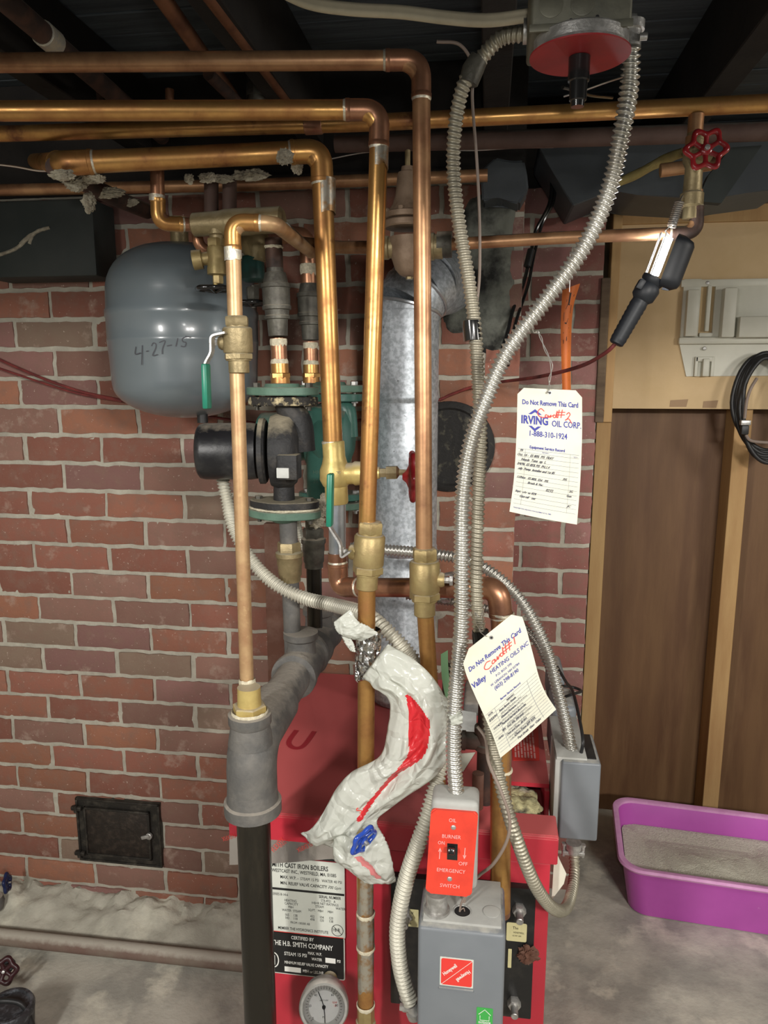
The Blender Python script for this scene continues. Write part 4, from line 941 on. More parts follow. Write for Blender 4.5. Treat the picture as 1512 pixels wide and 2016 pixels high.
# ---- plates and stickers : board() makes a thin card on the boiler front from pixel corners
def face_map(W, x0, y0, x1, y1, wmm, hmm, off=0.0006):
    """millimetre coordinates (x right, y up from the bottom left) onto the axis-aligned rectangle seen at those pixels on plane y=W"""
    a = P(x0, (y0+y1)/2, W); b = P(x1, (y0+y1)/2, W); t = P((x0+x1)/2, y0, W); d = P((x0+x1)/2, y1, W)
    return lambda x, y, o=off: Vector((a.x+(b.x-a.x)*x/wmm, W-o, d.z+(t.z-d.z)*y/hmm))
def rrect(fn, x0, y0, x1, y1, r, n=5):
    pts = []
    for cx, cy, a0 in ((x1-r, y1-r, 0), (x0+r, y1-r, PI/2), (x0+r, y0+r, PI), (x1-r, y0+r, 1.5*PI)):
        for k in range(n+1):
            a = a0+PI/2*k/n; pts.append(fn(cx+r*math.cos(a), cy+r*math.sin(a)))
    return pts
def plate(parent, nm, fn, x0, y0, x1, y1, m, r=2, th=.0006, o=0.0, label=None):
    bm = NB(); pts = rrect(lambda a, b: fn(a, b, o), x0, y0, x1, y1, r); prism(bm, pts, (0, -th, 0))
    ob = link(nm, bm, m, parent, smooth=False)
    if label: ob['label'] = label
    return ob
def lettering(parent, nm, fn, items, m, o, extra=()):
    bm = NB(); put_polys(bm, text_polys(items)+list(extra), lambda a, b: fn(a, b, o)); return link(nm, bm, m, parent, smooth=False)
def q4(x0, y0, x1, y1): return ([(x0,y0),(x1,y0),(x1,y1),(x0,y1)], [(0,1,2,3)])
fn = face_map(YF, 500, 1690, 679, 1840, 100, 84)
plate(bo, 'brand_strip', fn, -6, 84, 104, 97, 'label_black', 3)
lettering(bo, 'strip_text', fn, [('CAST IRON BOILERS', 43, 87.0, 8.0, .78, 0, .12)], 'ink_white', .0010)
p1_ = plate(bo, 'rating_plate', fn, 0, 0, 100, 83, 'label_white', 3, label='cream rating plate')
lettering(p1_, 'plate_text', fn, [('SMITH CAST IRON BOILERS', 19, 73.2, 7.2, .72, 0, .12), ('WESTCAST INC., WESTFIELD, MA. 01085', 21, 67.5, 5.2, .76, 0, .05), ('MAX. W.P. -', 30, 61.0, 4.8, .8, 0, .05), ('STEAM 15 PSI   WATER 40 PSI', 52, 61.0, 4.4, .8),
    ('MIN. RELIEF VALVE CAPACITY -', 30, 54.5, 4.8, .8, 0, .06), ('700 Gpm', 82, 54.5, 4.6, .8, .3), ('SERIES 8-14-6', 20, 42, 4.0, .8), ('SERIAL NUMBER', 72, 43.5, 4.6, .72, 0, .06), ('ST8-4921   A', 74, 39.5, 4.2, .7),
    ('HEATING', 34, 36, 4, .8), ('CAPACITY', 34, 32.5, 4, .8), ('MBH', 38, 29, 3.6, .8), ('I=B=R NET RATINGS', 64, 36, 4, .8), ('STEAM', 68, 32.5, 3.8, .8), ('WATER', 90, 32.5, 3.8, .8), ('WATER  STEAM', 31, 25, 3.8, .8), ('SQ.FT.   MBH      MBH', 60, 28, 3.6, .8), ('165     138', 34, 20, 4, .8), ('143     118', 34, 16.5, 4, .8), ('432      104      120', 62, 21, 4, .8), ('498      120      138', 62, 17.5, 4, .8),
    ('FROM 100300 AB', 40, 12, 3.6, .8), ('MEMBER THE HYDRONICS INSTITUTE', 26, 4.5, 4.4, .75, 0, .04), ('I·B·R', 86.3, 8.2, 5.2, .8, 0, .08)], 'ink_black', .0010,
    [q4(2, 48, 99.5, 50.4)] + [stroke2([(91.5+6.2*math.cos(a), 9.5+6.2*math.sin(a)) for a in [2*PI*k/32 for k in range(33)]], .6)] + [stroke2([(87, 14), (96.5, 5)], .5)])
lettering(p1_, 'red_rule', fn, [], 'ink_red', .0011, [q4(2, 1.2, 98, 2.0)])
fn = face_map(YF, 500, 1838, 679, 1920, 100, 46)
plate(bo, 'plate_border', fn, 0, 0, 100, 46, 'label_white', 2)
p2_ = plate(bo, 'certification_plate', fn, 1, 1.2, 98.8, 45.4, 'label_black', 1.5, o=.0006, label='black certification plate with white text')
lettering(p2_, 'plate_text', fn, [('CERTIFIED BY', 42, 39.8, 5.2, .78, 0, .08), ('THE H.B. SMITH COMPANY', 21, 31.8, 7.6, .72, 0, .12), ('STEAM 15 PSI', 34, 21.5, 5.4, .8, 0, .08), ('MAX. W.P.', 60, 25, 4.4, .75, 0, .06), ('WATER', 64, 19, 4.4, .75, 0, .06), ('PSI', 91.5, 19.5, 4.4, .75, 0, .06),
    ('MINIMUM RELIEF VALVE CAPACITY', 34, 12.2, 4.4, .70, 0, .06), ('MBH or LBS./HR.', 54, 4.6, 4.6, .72, 0, .06)], 'ink_white', .0016,
    [q4(79, 18, 90, 23.5), q4(34, 3.5, 52, 9)] + [stroke2([(22+5.5*math.cos(a), 15+8*math.sin(a)) for a in [2*PI*k/32 for k in range(33)]], 1.2)] + [stroke2([(23,9.5),(23,20)], 1.4)])
# foil tape strip sagging across the front
def quad_strip(parent, nm, corners, W, m, th=.0008, n=24, wav=.0006):
    """corners px: list of (x_top,y_top,x_bot,y_bot)"""
    bm = NB(); rows = []
    T = [Vector(P(a, b, W)) for a, b, c, d in corners]; Bt = [Vector(P(c, d, W)) for a, b, c, d in corners]
    T = crom(T, n); Bt = crom(Bt, n)
    for s in (0, 1):
        rr = []
        for a, b in zip(T, Bt):
            rr.append([bm.verts.new(a.lerp(b, k/6)+Vector((0, -th*(1-s)-wav*noise.noise(a.lerp(b, k/6)*60), 0))) for k in range(7)])
        rows.append(rr)
    for rr in rows:
        for a, b in zip(rr, rr[1:]):
            for k in range(6): bm.faces.new((a[k], a[k+1], b[k+1], b[k]))
    return link(nm, bm, m, parent)
quad_strip(bo, 'foil_tape', [(452,1637,452,1702),(500,1640,500,1701),(560,1646,560,1698),(620,1656,620,1693),(668,1668,664,1690)], YF-.0015, 'foil_flat')
tx = text_polys([('FLEXFIX', 0, 0, .012, .72, 0, 0, 'CENTER', PI+.55), ('FLEXFIX', -.042, -.006, .013, .72, 0, 0, 'CENTER', .9), ('UL 181B-FX', -.034, .002, .006, .8, 0, 0, 'CENTER', PI+.7), ('FLEXFIX', -.135, .006, .012, .6, 0, 0, 'CENTER', PI+.4)])
q = P(597,1664,YF-.0055); bm = NB(); put_polys(bm, tx, lambda a, b: q+Vector((a, 0, b))); link('tape_print', bm, 'ink_red', bo)
# yellow stickers on the plate, red caution sticker on the lid
fn = face_map(YF-.0105, 997,1817,1037,1855, 40, 38)
y1_ = plate(bo, 'yellow_sticker', fn, 0, 2, 40, 38, 'label_yellow', 3); lettering(y1_, 'sticker_text', fn, [('The', 12, 26, 8, .9), ('HONEYWELL', 14, 18, 5, .7), ('U.S. PAT. 3,001', 12, 12, 4, .7)], 'ink_black', .0010)
fn = face_map(YF-.0105, 798,1790,824,1824, 26, 34)
y2_ = plate(bo, 'yellow_sticker', fn, 0, 0, 26, 34, 'label_yellow', 1); lettering(y2_, 'sticker_text', fn, [('A 21 V', 3, 26, 5, .9), ('230-4', 3, 19, 5, .8), ('1420', 6, 12, 5, .9), ('CLASS', 3, 5, 4, .8)], 'ink_black', .0010)
fn = face_map(YF-.0105, 1000,1868,1010,1905, 10, 37)
plate(bo, 'yellow_sticker', fn, 0, 0, 7, 37, 'label_yellow', 1)
def lid_map(xc, yc): return lambda a, b, o=0: Vector((xc+a, yc+b, lz(yc+b)+.0004+o))
def lid_plate(nm, pts, m, o=.0003):
    bm = NB(); prism(bm, [(x, y, lz(y)+o) for x, y in pts], (0,0,.0005)); return link(nm, bm, m, bo, smooth=False)
cs = [PZ(1010,1497,.725), PZ(1062,1497,.725), PZ(1058,1400,.735), PZ(1000,1400,.735)]
o1 = lid_plate('caution_sticker', [(c.x, c.y) for c in cs], 'label_red')
bm = NB()
for k in range(7):
    x = cs[0].x+.004+(cs[1].x-cs[0].x-.010)*k/6.6
    y = cs[0].y+.012
    while y < cs[3].y-.01:
        l = random.uniform(.008, .03); bm.faces.new([bm.verts.new((x+a, min(y+b, cs[3].y-.006), lz(y+b)+.0013)) for a, b in ((0,0),(.0032,0),(.0032,l),(0,l))]); y += l+.003
link('sticker_print', bm, 'print_pink', o1, smooth=False)
# papers lying on the lid behind the conduits
for k, (pts, l) in enumerate((([(900,1398),(938,1404),(938,1438),(902,1436)], 'torn grey paper sheet lying on the boiler lid behind the conduit'), ([(880,1478),(936,1474),(912,1508),(884,1500)], 'small white paper scrap lying on the boiler lid near the relief pipe'))):
    w_ = [PZ(a, b, .735) for a, b in pts]; bm = NB(); prism(bm, [(p.x, p.y, lz(p.y)+.002) for p in w_], (0,0,.0006)); tag(link('paper_sheet', bm, 'paper_grey' if k == 0 else 'paper', smooth=False), l, 'paper')
# rusty pipe cross behind the conduit on the lid
rp = thing('relief_pipe', 'rusty dark pipe tee standing on the boiler lid between two conduits', 'pipe', (P(955,1560,1.20).x,1.20,.715))
xq = P(955,1550,1.20).x
bm = NB(); lathe(bm, (xq,1.20,.60), ZV, [(0,.0155),(.30,.0155)], 24); link('riser', bm, 'copper_dirty', rp)
bm = NB(); lathe(bm, (xq,1.20,P(955,1475,1.20).z), ZV, [(0,.018),(.002,.021),(.012,.021),(.014,.018),(.030,.018),(.032,.021),(.042,.021),(.044,.017)], 24); lathe(bm, (xq,1.20,P(955,1460,1.20).z), (-1,0,0), [(0,.015),(.035,.015),(.036,.017),(.042,.017),(.043,.014),(.075,.014)], 24); link('tee', bm, 'pipe_rusty', rp)
bm = NB(); lathe(bm, (P(942,1500,1.18).x,1.18,.62), ZV, [(0,.010),(.16,.010)], 18); link('side_tube', bm, 'rust_strip', rp)
# small relief valve with green tag
sv = thing('relief_valve', 'small brass relief valve with curled green tag behind the silver conduit, beside the bag', 'valve', P(888,1380,1.30))
bm = NB(); lathe(bm, P(890,1388,1.30), ZV, [(0,.014),(.02,.014),(.021,.019),(.060,.019),(.062,.016),(.075,.016),(.078,.010),(.086,.010)], 22); link('body', bm, 'valve_grey', sv)
bm = NB(); pp = [P(868+4*math.sin(k/9*PI)*-1+k*1.4, 1288+k*11, 1.27) for k in range(10)]
for a, b in zip(pp, pp[1:]):
    bm.faces.new([bm.verts.new(v) for v in (a, a+Vector((.012,.012,.004)), b+Vector((.012,.012,.002)), b)])
link('green_tag', bm, 'green_tag', sv)

# ---- pressure gauge
gp = P(638,1980,1.045); gr = RD(gp, 92)
ga = thing('pressure_gauge', 'round steel pressure gauge with white dial on the lower boiler front', 'gauge', gp)
gd = Vector((.16,-1,.34)).normalized()
bm = NB(); lathe(bm, gp-gd*.028, gd, [(0,gr*.9),(.004,gr*.98),(.020,gr*.98),(.022,gr*1.05),(.034,gr*1.06),(.037,gr*1.0),(.037,gr*.9),(.031,gr*.88),(.030,gr*.1)], 56); link('case', bm, 'gauge_steel', ga)
bm = NB(); lathe(bm, gp-gd*.027, (0,1,-.0), [(0,.012),(.045,.012)], 16); link('stem', bm, 'brass', ga)
gx = Vector((1,.16,0)).normalized(); gy = gd.cross(gx)*-1 if gd.cross(gx).z < 0 else gd.cross(gx)
bm = NB(); lathe(bm, gp+gd*.0015, gd, [(0,gr*.87),(.0012,gr*.87)], 56); dl = link('dial', bm, 'dial_white', ga)
gm = lambda a, b, o=.0032: gp+gd*o+gx*(a*gr)+gy*(b*gr)
marks = [stroke2([(.78*math.cos(a), .78*math.sin(a)), (.70*math.cos(a), .70*math.sin(a))], .016) for a in [math.radians(225-270*k/30) for k in range(31)]]
bm = NB(); put_polys(bm, marks+text_polys([('0', -.5, -.5, .16, .9), ('20', -.66, .0, .14, .9), ('40', -.42, .42, .14, .9), ('60', .3, .42, .14, .9), ('80', .48, .0, .14, .9), ('PSI', 0, -.45, .12, .9, 0, 0, 'CENTER'), ('ALTITUDE', 0, .22, .09, .9, 0, 0, 'CENTER')]), gm); link('dial_marks', bm, 'ink_black', dl)
bm = NB(); put_polys(bm, text_polys([('TEMP', .35, .12, .11, .8), ('120', .42, .0, .1, .8)]), gm); link('red_marks', bm, 'ink_red', dl)
bm = NB(); put_polys(bm, [stroke2([(-.25,.62),(-.1,.3),(0,.02),(.04,-.3),(.05,-.62)], .035)], lambda a, b: gm(a, b, .0045)); lathe(bm, gp+gd*.0035, gd, [(0,.003),(.003,.0028)], 16); link('needle', bm, 'ink_black', ga)
bm = NB(); lathe(bm, gp+gd*.0070, gd, [(0,gr*.89),(.0012,gr*.86)], 48); link('glass', bm, 'glass_dial', ga)

# ---- grey aquastat box
WA0, WA1 = .93, 1.035
a0 = P(822,1900,WA0); a1 = P(994,1900,WA0); at = P(908,1833,WA0).z; ab = at-.24
cb = thing('control_box', 'grey steel boiler control box with red and green stickers at the bottom of the picture', 'control box', ((a0.x+a1.x)/2, WA0, ab))
bm = NB(); box(bm, (a0.x, WA0, ab), (a1.x, WA1, at), .006, 3); cv = link('cover', bm, 'grey_box', cb)
bm = NB(); box(bm, (a0.x+.006, WA0+.012, at-.01), (a1.x-.006, WA1+.004, at+.0035), .0012); link('top_plate', bm, 'grey_box_dusty', cb)
bm = NB(); ko = PZ(910,1795,at+.004); ks = PZ(968,1795,at+.004); kl = PZ(860,1792,at+.004)
lathe(bm, ko+Vector((0,0,-.0002)), ZV, [(0,.0115),(.0006,.0115)], 28); link('open_knockout', bm, 'black_rubber', cb)
bm = NB(); lathe(bm, ko, ZV, [(0,.0118),(.0012,.0128),(.0016,.0122)], 28, cap=False); lathe(bm, ks, ZV, [(0,.0125),(.0008,.0125),(.0012,.011)], 28); link('knockout_rims', bm, 'grey_box_dusty', cb)
bm = NB(); lathe(bm, kl, ZV, [(-.002,.019),(.004,.019),(.0045,.0155),(.030,.0155)], 28); link('connector', bm, 'steel_zinc', cb)
bm = NB(); sweep(bm, crom([ko+Vector((-.004,0,-.004)), ko+Vector((-.002,0,.012)), ko+Vector((.004,.0,.028)), ko+Vector((.010,.0,.045))], 6), .0016, 8); sweep(bm, crom([ko+Vector((.004,.002,-.004)), ko+Vector((.002,0,.006)), ko+Vector((-.003,0,.002))], 6), .0009, 8); link('wire_ends', bm, 'wire_brown', cb)
fn = face_map(WA0, 866,1886,932,1942, 66, 62)
st = plate(cv, 'white_sticker', fn, 0, 0, 66, 62, 'label_white', 1); st['label'] = 'white edged square red sticker'
bm = NB(); prism(bm, rrect(lambda a, b: fn(a, b, .0006), 2.5, 2.5, 63.5, 59.5, 7), (0,-.0004,0)); prism(bm, [fn(2.5,2.5,.0006), fn(12,2.5,.0006), fn(12,12,.0006), fn(2.5,12,.0006)], (0,-.0004,0)); prism(bm, [fn(54,50,.0006), fn(63.5,50,.0006), fn(63.5,59.5,.0006), fn(54,59.5,.0006)], (0,-.0004,0))
bm.free(); bm = NB()
prism(bm, [fn(2.5,2.5,.0006)]+rrect(lambda a, b: fn(a, b, .0006), 2.5, 2.5, 63.5, 59.5, 7)[18:24]+[fn(63.5,59.5,.0006)]+rrect(lambda a, b: fn(a, b, .0006), 2.5, 2.5, 63.5, 59.5, 7)[6:12], (0,-.0004,0)) if False else prism(bm, rrect(lambda a, b: fn(a, b, .0006), 2.5, 2.5, 63.5, 59.5, 4), (0,-.0004,0))
link('red_field', bm, 'label_red', cv, smooth=False)
lettering(cv, 'sticker_text', fn, [('Honeywell', 9, 22, 11, .72, .1, .25, 'LEFT', math.radians(42)), ('Honeywell', 57, 40, 11, .72, .1, .25, 'LEFT', math.radians(222))], 'ink_white', .0013, [stroke2([(4,4),(62,58)], .8)])
bm = NB(); box(bm, (fn(-2,0).x, WA0-.0022, fn(0,-8).z), (fn(67,0).x, WA0+.001, fn(0,-4).z), .001); link('raised_rib', bm, 'grey_box', cv)
fn = face_map(WA0, 938,1984,970,2024, 32, 40)
gs = plate(cv, 'green_sticker', fn, 0, 0, 32, 40, 'label_green', 1.5)
lettering(gs, 'house_logo', fn, [('OUTDOOR', 16, 9.5, 6, .8, 0, .2, 'CENTER'), ('READY', 16, 3, 6, .8, 0, .2, 'CENTER')], 'ink_white', .0010, [stroke2([(4,27),(16,37),(28,27)], 1.3), stroke2([(7,25),(7,16),(25,16),(25,25)], 1.3)])

# ---- red emergency switch
WS0, WS1 = .925, .975
s0 = P(843,1680,WS0); s1 = P(938,1680,WS0); stp = P(892,1596,WS0).z; sb = P(890,1762,WS0).z
sw = thing('emergency_switch', 'red oil burner emergency switch plate with black toggle on a grey box', 'switch', ((s0.x+s1.x)/2, WS0, sb))
tilt = .004
bm = NB(); box(bm, (s0.x+.003, WS0+.003, sb+.006), (s1.x+.002, WS1, stp+.012), .008, 4); link('switch_box', bm, 'grey_box_dusty', sw)
bm = NB(); prism(bm, rrect(lambda a, b: Vector((a, WS0-.001, b)), s0.x, sb, s1.x-.002, stp, .007, 6), (0,.005,0)); bmesh.ops.bevel(bm, geom=[e for e in bm.edges if all(abs(v.co.y-(WS0-.001)) < 1e-5 for v in e.verts)], offset=.002, segments=3, affect='EDGES')
for v in bm.verts: v.co.x += (v.co.z-(sb+stp)/2)*.05
fpz = link('faceplate', bm, 'red_switch', sw)
fn0 = face_map(WS0-.001, 843,1596,938,1762, 70, 114)
fn = lambda a, b, o=.0006: (lambda v: v+Vector(((v.z-(sb+stp)/2)*.05, 0, 0)))(fn0(a, b, o))
cxx = 35
lettering(fpz, 'plate_text', fn, [('OIL', cxx-3, 99, 7, 1.0, 0, 0, 'CENTER'), ('BURNER', cxx-3, 77, 7, 1.05, 0, 0, 'CENTER'), ('ON', 13, 68, 6.5, 1), ('OFF', 45, 42, 7, 1.1), ('EMERGENCY', cxx, 31, 7, 1.05, 0, 0, 'CENTER'), ('SWITCH', cxx, 10, 7, 1.1, 0, 0, 'CENTER')], 'print_pink', .0004,
    [stroke2([(17,48),(17,62)], 1.0), stroke2([(15,58),(17,63),(19,58)], 1.0), stroke2([(53,66),(53,52)], 1.0), stroke2([(51,56),(53,51),(55,56)], 1.0)])
for y in (92, 22):
    bm = NB(); c = fn(cxx-1, y, 0); lathe(bm, c, (0,-1,0), [(0,.0036),(.001,.0034),(.0018,.002)], 16); link('screw', bm, 'steel_zinc', sw)
bm = NB(); c0 = fn(28,48,0); c1 = fn(42,70,0); box(bm, (c0.x, WS0-.0016, c0.z), (c1.x, WS0+.002, c1.z), .0006); obb(bm, Vector(((c0.x+c1.x)/2-.001, WS0-.008, c1.z-.006)), Vector((1,0,0)), Vector((0,1,-.5)), Vector((0,.5,1)), .0045, .0085, .0042, .0015); link('toggle', bm, 'black_gloss', sw)
bm = NB(); ctop = P(899,1590,.955); lathe(bm, ctop-ZV*.008, ZV, [(0,.014),(.006,.014),(.007,.011),(.026,.012),(.027,.0105)], 24); obb(bm, ctop+Vector((-.013,-.002,.012)), Vector((1,0,0)), Vector((0,1,0)), ZV, .005, .006, .006, .002); lathe(bm, ctop+Vector((-.020,-.004,.012)), (1,0,0), [(0,.0035),(.01,.0035)], 10); link('conduit_connector', bm, 'grey_box', sw)

# ---- burner control on the right side of the boiler
bc = thing('burner_control', 'grey steel burner control cabinet clamped on the right side of the boiler', 'control box', (P(1140,1655,1.2).x, 1.2, P(1140,1655,1.2).z))
bm = NB(); x0, x1, z0, z1 = boxpx(bm, 1103,1502,1180,1655,1.19,1.30, .004, 3); link('cover', bm, 'grey_box', bc)
bm = NB(); box(bm, (XR+.002, 1.20, z0+.004), (x0+.001, 1.29, z1-.002), .002); link('side_panel', bm, 'grey_box_dusty', bc)
bm = NB(); box(bm, (XR+.004, 1.20, z1-.004), (x1-.022, 1.36, z1+.003), .001); link('top_plate', bm, 'grey_box_dusty', bc)
bm = NB(); box(bm, (x1-.024, 1.205, z1-.001), (x1-.006, 1.295, z1+.0012), .0005); link('open_slot', bm, 'black_rubber', bc)
bm = NB(); box(bm, (XR+.01, 1.37, z1-.10), (x1-.02, 1.47, z1+.018), .012, 4); box(bm, (XR+.015, 1.50, z1-.05), (x1-.03, 1.62, z1+.030), .012, 4); link('rear_housing', bm, 'grey_box', bc)
bm = NB(); box(bm, (XR+.02, 1.385, z1+.0185), (x1-.045, 1.46, z1+.0205), .0008); link('dusty_top', bm, 'grey_box_dusty', bc)
bm = NB(); box(bm, (XR+.03, 1.52, z1+.0305), (x1-.045, 1.60, z1+.0325), .0008); link('dusty_top', bm, 'grey_box_dusty', bc)
bm = NB(); sweep(bm, crom([Vector((x1-.03,1.22,z1+.002)), Vector((x1-.028,1.23,z1+.03)), Vector((x1-.03,1.36,z1+.05)), Vector((x1-.036,1.44,z1+.04)), Vector((x1-.05,1.50,z1+.05))], 8), .003, 8)
sweep(bm, crom([Vector((XR+.03,1.40,z1+.022)), Vector((XR+.05,1.39,z1+.036)), Vector((XR+.07,1.42,z1+.030)), Vector((XR+.06,1.45,z1+.024)), Vector((XR+.035,1.44,z1+.03)), Vector((XR+.03,1.41,z1+.034))], 6), .0028, 8); link('black_wires', bm, 'black_rubber', bc)
cc = P(1129,1668,1.235); bm = NB(); lathe(bm, cc+ZV*.006, (0,0,-1), [(-.004,.014),(.008,.014),(.009,.011),(.016,.011)], 20); obb(bm, cc-ZV*.010, Vector((1,0,0)), Vector((0,1,0)), ZV, .020, .006, .004, .002)
for s in (-1, 1): lathe(bm, cc+Vector((s*.017,0,-.018)), ZV, [(0,.003),(.022,.003)], 10); lathe(bm, cc+Vector((s*.017,0,.003)), ZV, [(0,.0045),(.004,.0045)], 8)
link('lower_connector', bm, 'steel_zinc', bc)
ct_ = P(1127,1492,1.235); bm = NB(); obb(bm, ct_, Vector((1,0,0)), Vector((0,1,0)), ZV, .012, .007, .005, .002)
for s in (-1, 1): lathe(bm, ct_+Vector((s*.012,-.008,0)), (0,1,0), [(0,.004),(.016,.004)], 10)
link('upper_connector', bm, 'steel_zinc', bc)
# paper hanging by the boiler's right side
bm = NB(); pts = [(1092,1672),(1115,1720),(1110,1740),(1086,1772)]; prism(bm, [P(a, b, 1.16) for a, b in pts], (0,.0006,0)); o = link('paper_tag', bm, 'paper', smooth=False); tag(o, 'folded white paper tag tucked against the right side of the boiler', 'paper')

# brown rusty board standing on the chimney foot behind the header
bm = NB(); a = P(525,1200,1.66); box(bm, (a.x, 1.655, .7), (a.x+.045, 1.675, P(530,1030,1.66).z), .002); jitter(bm, .002, 20); o = link('wooden_batten', bm, 'rust_strip'); tag(o, 'upright rusty brown batten against the bricks behind the black pump', 'batten')
o.data.transform(Matrix.Identity(4))

# ---- cleanout door
q = P(238,1632,WB); cd = thing('cleanout_door', 'small dark cast iron cleanout door set low in the brick chimney', 'cleanout door', (q.x, WB, q.z-.08))
x0 = P(158,1625,WB).x; x1 = P(320,1625,WB).x; z1 = P(238,1572,WB).z; z0 = P(238,1692,WB).z
bm = NB(); b0 = .016
prism(bm, [(x0,WB-.012,z0),(x1,WB-.012,z0),(x1,WB-.012,z1),(x0,WB-.012,z1)], (0,.014,0)); link('frame', bm, 'cast_door', cd)
bm = NB(); ix0, ix1, iz0, iz1 = x0+.025, x1-.027, z0+.020, z1-.022
for (a, b, c, d) in ((ix0,iz0,ix1,iz0+.006),(ix0,iz1-.006,ix1,iz1),(ix0,iz0,ix0+.006,iz1),(ix1-.006,iz0,ix1,iz1)): box(bm, (a, WB-.022, b), (c, WB-.012, d), .002)
for (a, b, c, d) in ((x0,z0-.003,x1,z0+.003),(x0,z1-.006,x1,z1),(x0,z0,x0+.006,z1),(x1-.006,z0,x1,z1)): box(bm, (a, WB-.016, b), (c, WB-.010, d), .0015)
link('moulding', bm, 'cast_door', cd)
bm = NB(); box(bm, (ix0+.004, WB-.017, iz0+.004), (ix1-.004, WB-.010, iz1-.004), .002); dr = link('door_leaf', bm, 'cast_door_face', cd)
bm = NB(); mz = (iz0+iz1)/2; mxx = (ix0+ix1)/2
arcs = [stroke2([(mxx-.045+.09*k/12, mz+.006+.022*math.sin(PI*k/12)) for k in range(13)], .002), stroke2([(mxx-.036+.072*k/12, mz-.024+.006*math.sin(PI*k/12)) for k in range(13)], .002), stroke2([(mxx-.03+.06*k/12, mz+.002+.012*math.sin(PI*k/12)) for k in range(13)], .0012)]
put_polys(bm, arcs, lambda a, b: Vector((a, WB-.0176, b))); link('cast_ornament', bm, 'cast_door', dr)
bm = NB(); lathe(bm, (ix1-.002, WB-.020, mz+.004), (0,-1,0), [(0,.009),(.006,.009),(.008,.006)], 16); obb(bm, Vector((ix1-.010, WB-.028, mz+.004)), Vector((1,0,.3)), Vector((0,1,0)), Vector((-.3,0,1)), .012, .003, .005, .002); link('latch', bm, 'steel_zinc', cd)
for zz in (z1-.028, z0+.022):
    bm = NB(); box(bm, (x0-.010, WB-.024, zz-.006), (x0+.020, WB-.012, zz+.006), .003); lathe(bm, (x0+.004, WB-.022, zz-.010), ZV, [(0,.005),(.020,.005)], 12); link('hinge', bm, 'cast_door', cd)

# ---- pipe on the floor, bits at the left edge
bm = NB(); sweep(bm, [Vector((-1.8,1.525,.024)), Vector((-.9,1.53,.024)), Vector((-.44,1.532,.024))], .0195, 28); jitter(bm, .001, 30); o = link('floor_pipe', bm, 'floor_pipe'); tag(o, 'dusty thick pipe lying along the floor in front of the chimney foot', 'pipe')
bh = thing('hose_valve', 'small dark blue handled valve near the chimney foot, left edge', 'valve', P(-5,1800,1.62))
p = P(14,1738,1.62); handwheel(bh, p, (1,.3,.1), .020, 5, 'blue_wheel', tube=.005, hub=.006)
MATS['navy'] = mat('navy', (.012,.02,.07), .35); bh.children[0].data.materials[0] = MATS['navy']
bm = NB(); sweep(bm, [p, P(-20,1742,1.62), P(-60,1745,1.62)], .005, 10); lathe(bm, P(-8,1775,1.62)-Vector((.0,0,.02)), ZV, [(0,.018),(.02,.022),(.035,.018)], 20); link('body', bm, 'iron_cast', bh)
wm = thing('water_meter', 'round dark water meter with speckled lid at the bottom left corner', 'water meter', PZ(15,1990,.03))
c = PZ(18,1985,.10); bm = NB(); lathe(bm, (c.x,c.y,0.0), ZV, [(0,.045),(.05,.047),(.085,.05),(.10,.052),(.108,.048),(.108,.042),(.103,.04)], 36); link('body', bm, 'meter_bronze', wm)
bm = NB(); sweep(bm, crom([Vector((c.x-.05,c.y,.10)), Vector((c.x-.02,c.y-.01,.125)), Vector((c.x+.03,c.y,.115)), Vector((c.x+.052,c.y,.06)), Vector((c.x+.055,c.y,.01))], 6), .006, 10); link('rim_band', bm, 'black_rubber', wm)
rw = thing('hose_valve', 'dark red handwheel valve at the left edge above the water meter', 'valve', P(0,1935,1.38))
p = P(8,1912,1.38); handwheel(rw, p, (.4,-1,.5), .024, 5, 'red_wheel', tube=.006, hub=.008)
MATS['maroon'] = mat('maroon', (.04,.012,.014), .35); rw.children[0].data.materials[0] = MATS['maroon']
bm = NB(); lathe(bm, p, (-.4,1,-.5), [(0,.008),(.03,.009),(.031,.014),(.05,.014)], 14); link('body', bm, 'meter_bronze', rw)
# ================================================================== FLEXIBLE CONDUITS
def conduit(label, pts, wpx, m, pitch=.0058, amp=.13, ref=0, segs=14, name='flexible_conduit', helix=True):
    pw = [P(*p) for p in pts]; r = RD(pw[ref], wpx)/(1+amp*.5)
    path, L = resample(crom(pw, 24), pitch/6)
    def rr(i, k):
        ph = 2*PI*(i/6) + (2*PI*k/segs if helix else 0)
        c = math.cos(ph); return r*(1+amp*(max(c, -.6)))
    bm = NB(); sweep(bm, path, rr, segs)
    o = link(name, bm, m, sharp=75); tag(o, label, 'conduit'); return o, r, path
k1, rk, _ = conduit('shiny silver conduit sweeping from the ceiling box down to the red switch', [(1242,92,.93),(1240,160,.94),(1228,240,.94),(1200,370,.95),(1150,485,.95),(1075,590,.95),(1000,690,.95),(955,790,.95),(925,880,.95),(911,980,.95),(909,1100,.95),(908,1240,.95),(896,1380,.95),(893,1480,.95),(899,1568,.955)], 33, 'conduit_steel', pitch=.0066, amp=.24, ref=5)
k2, _, _ = conduit('dull beige conduit hanging from the ceiling box, looping under the burner control', [(1035,66,.98),(985,76,.99),(940,125,1.0),(912,170,1.0),(896,250,1.01),(893,340,1.02),(905,450,1.02),(924,560,1.02),(936,660,1.02),(942,760,1.02),(946,860,1.02),(941,1000,1.02),(938,1150,1.02),(944,1250,1.01),(955,1360,1.0),(968,1450,.98),(985,1540,.96),(1010,1630,.95),(1050,1735,.97),(1085,1785,1.02),(1112,1790,1.10),(1126,1755,1.17),(1131,1712,1.22),(1130,1676,1.235)], 28, 'conduit_dull', pitch=.0066, amp=.16, ref=5)
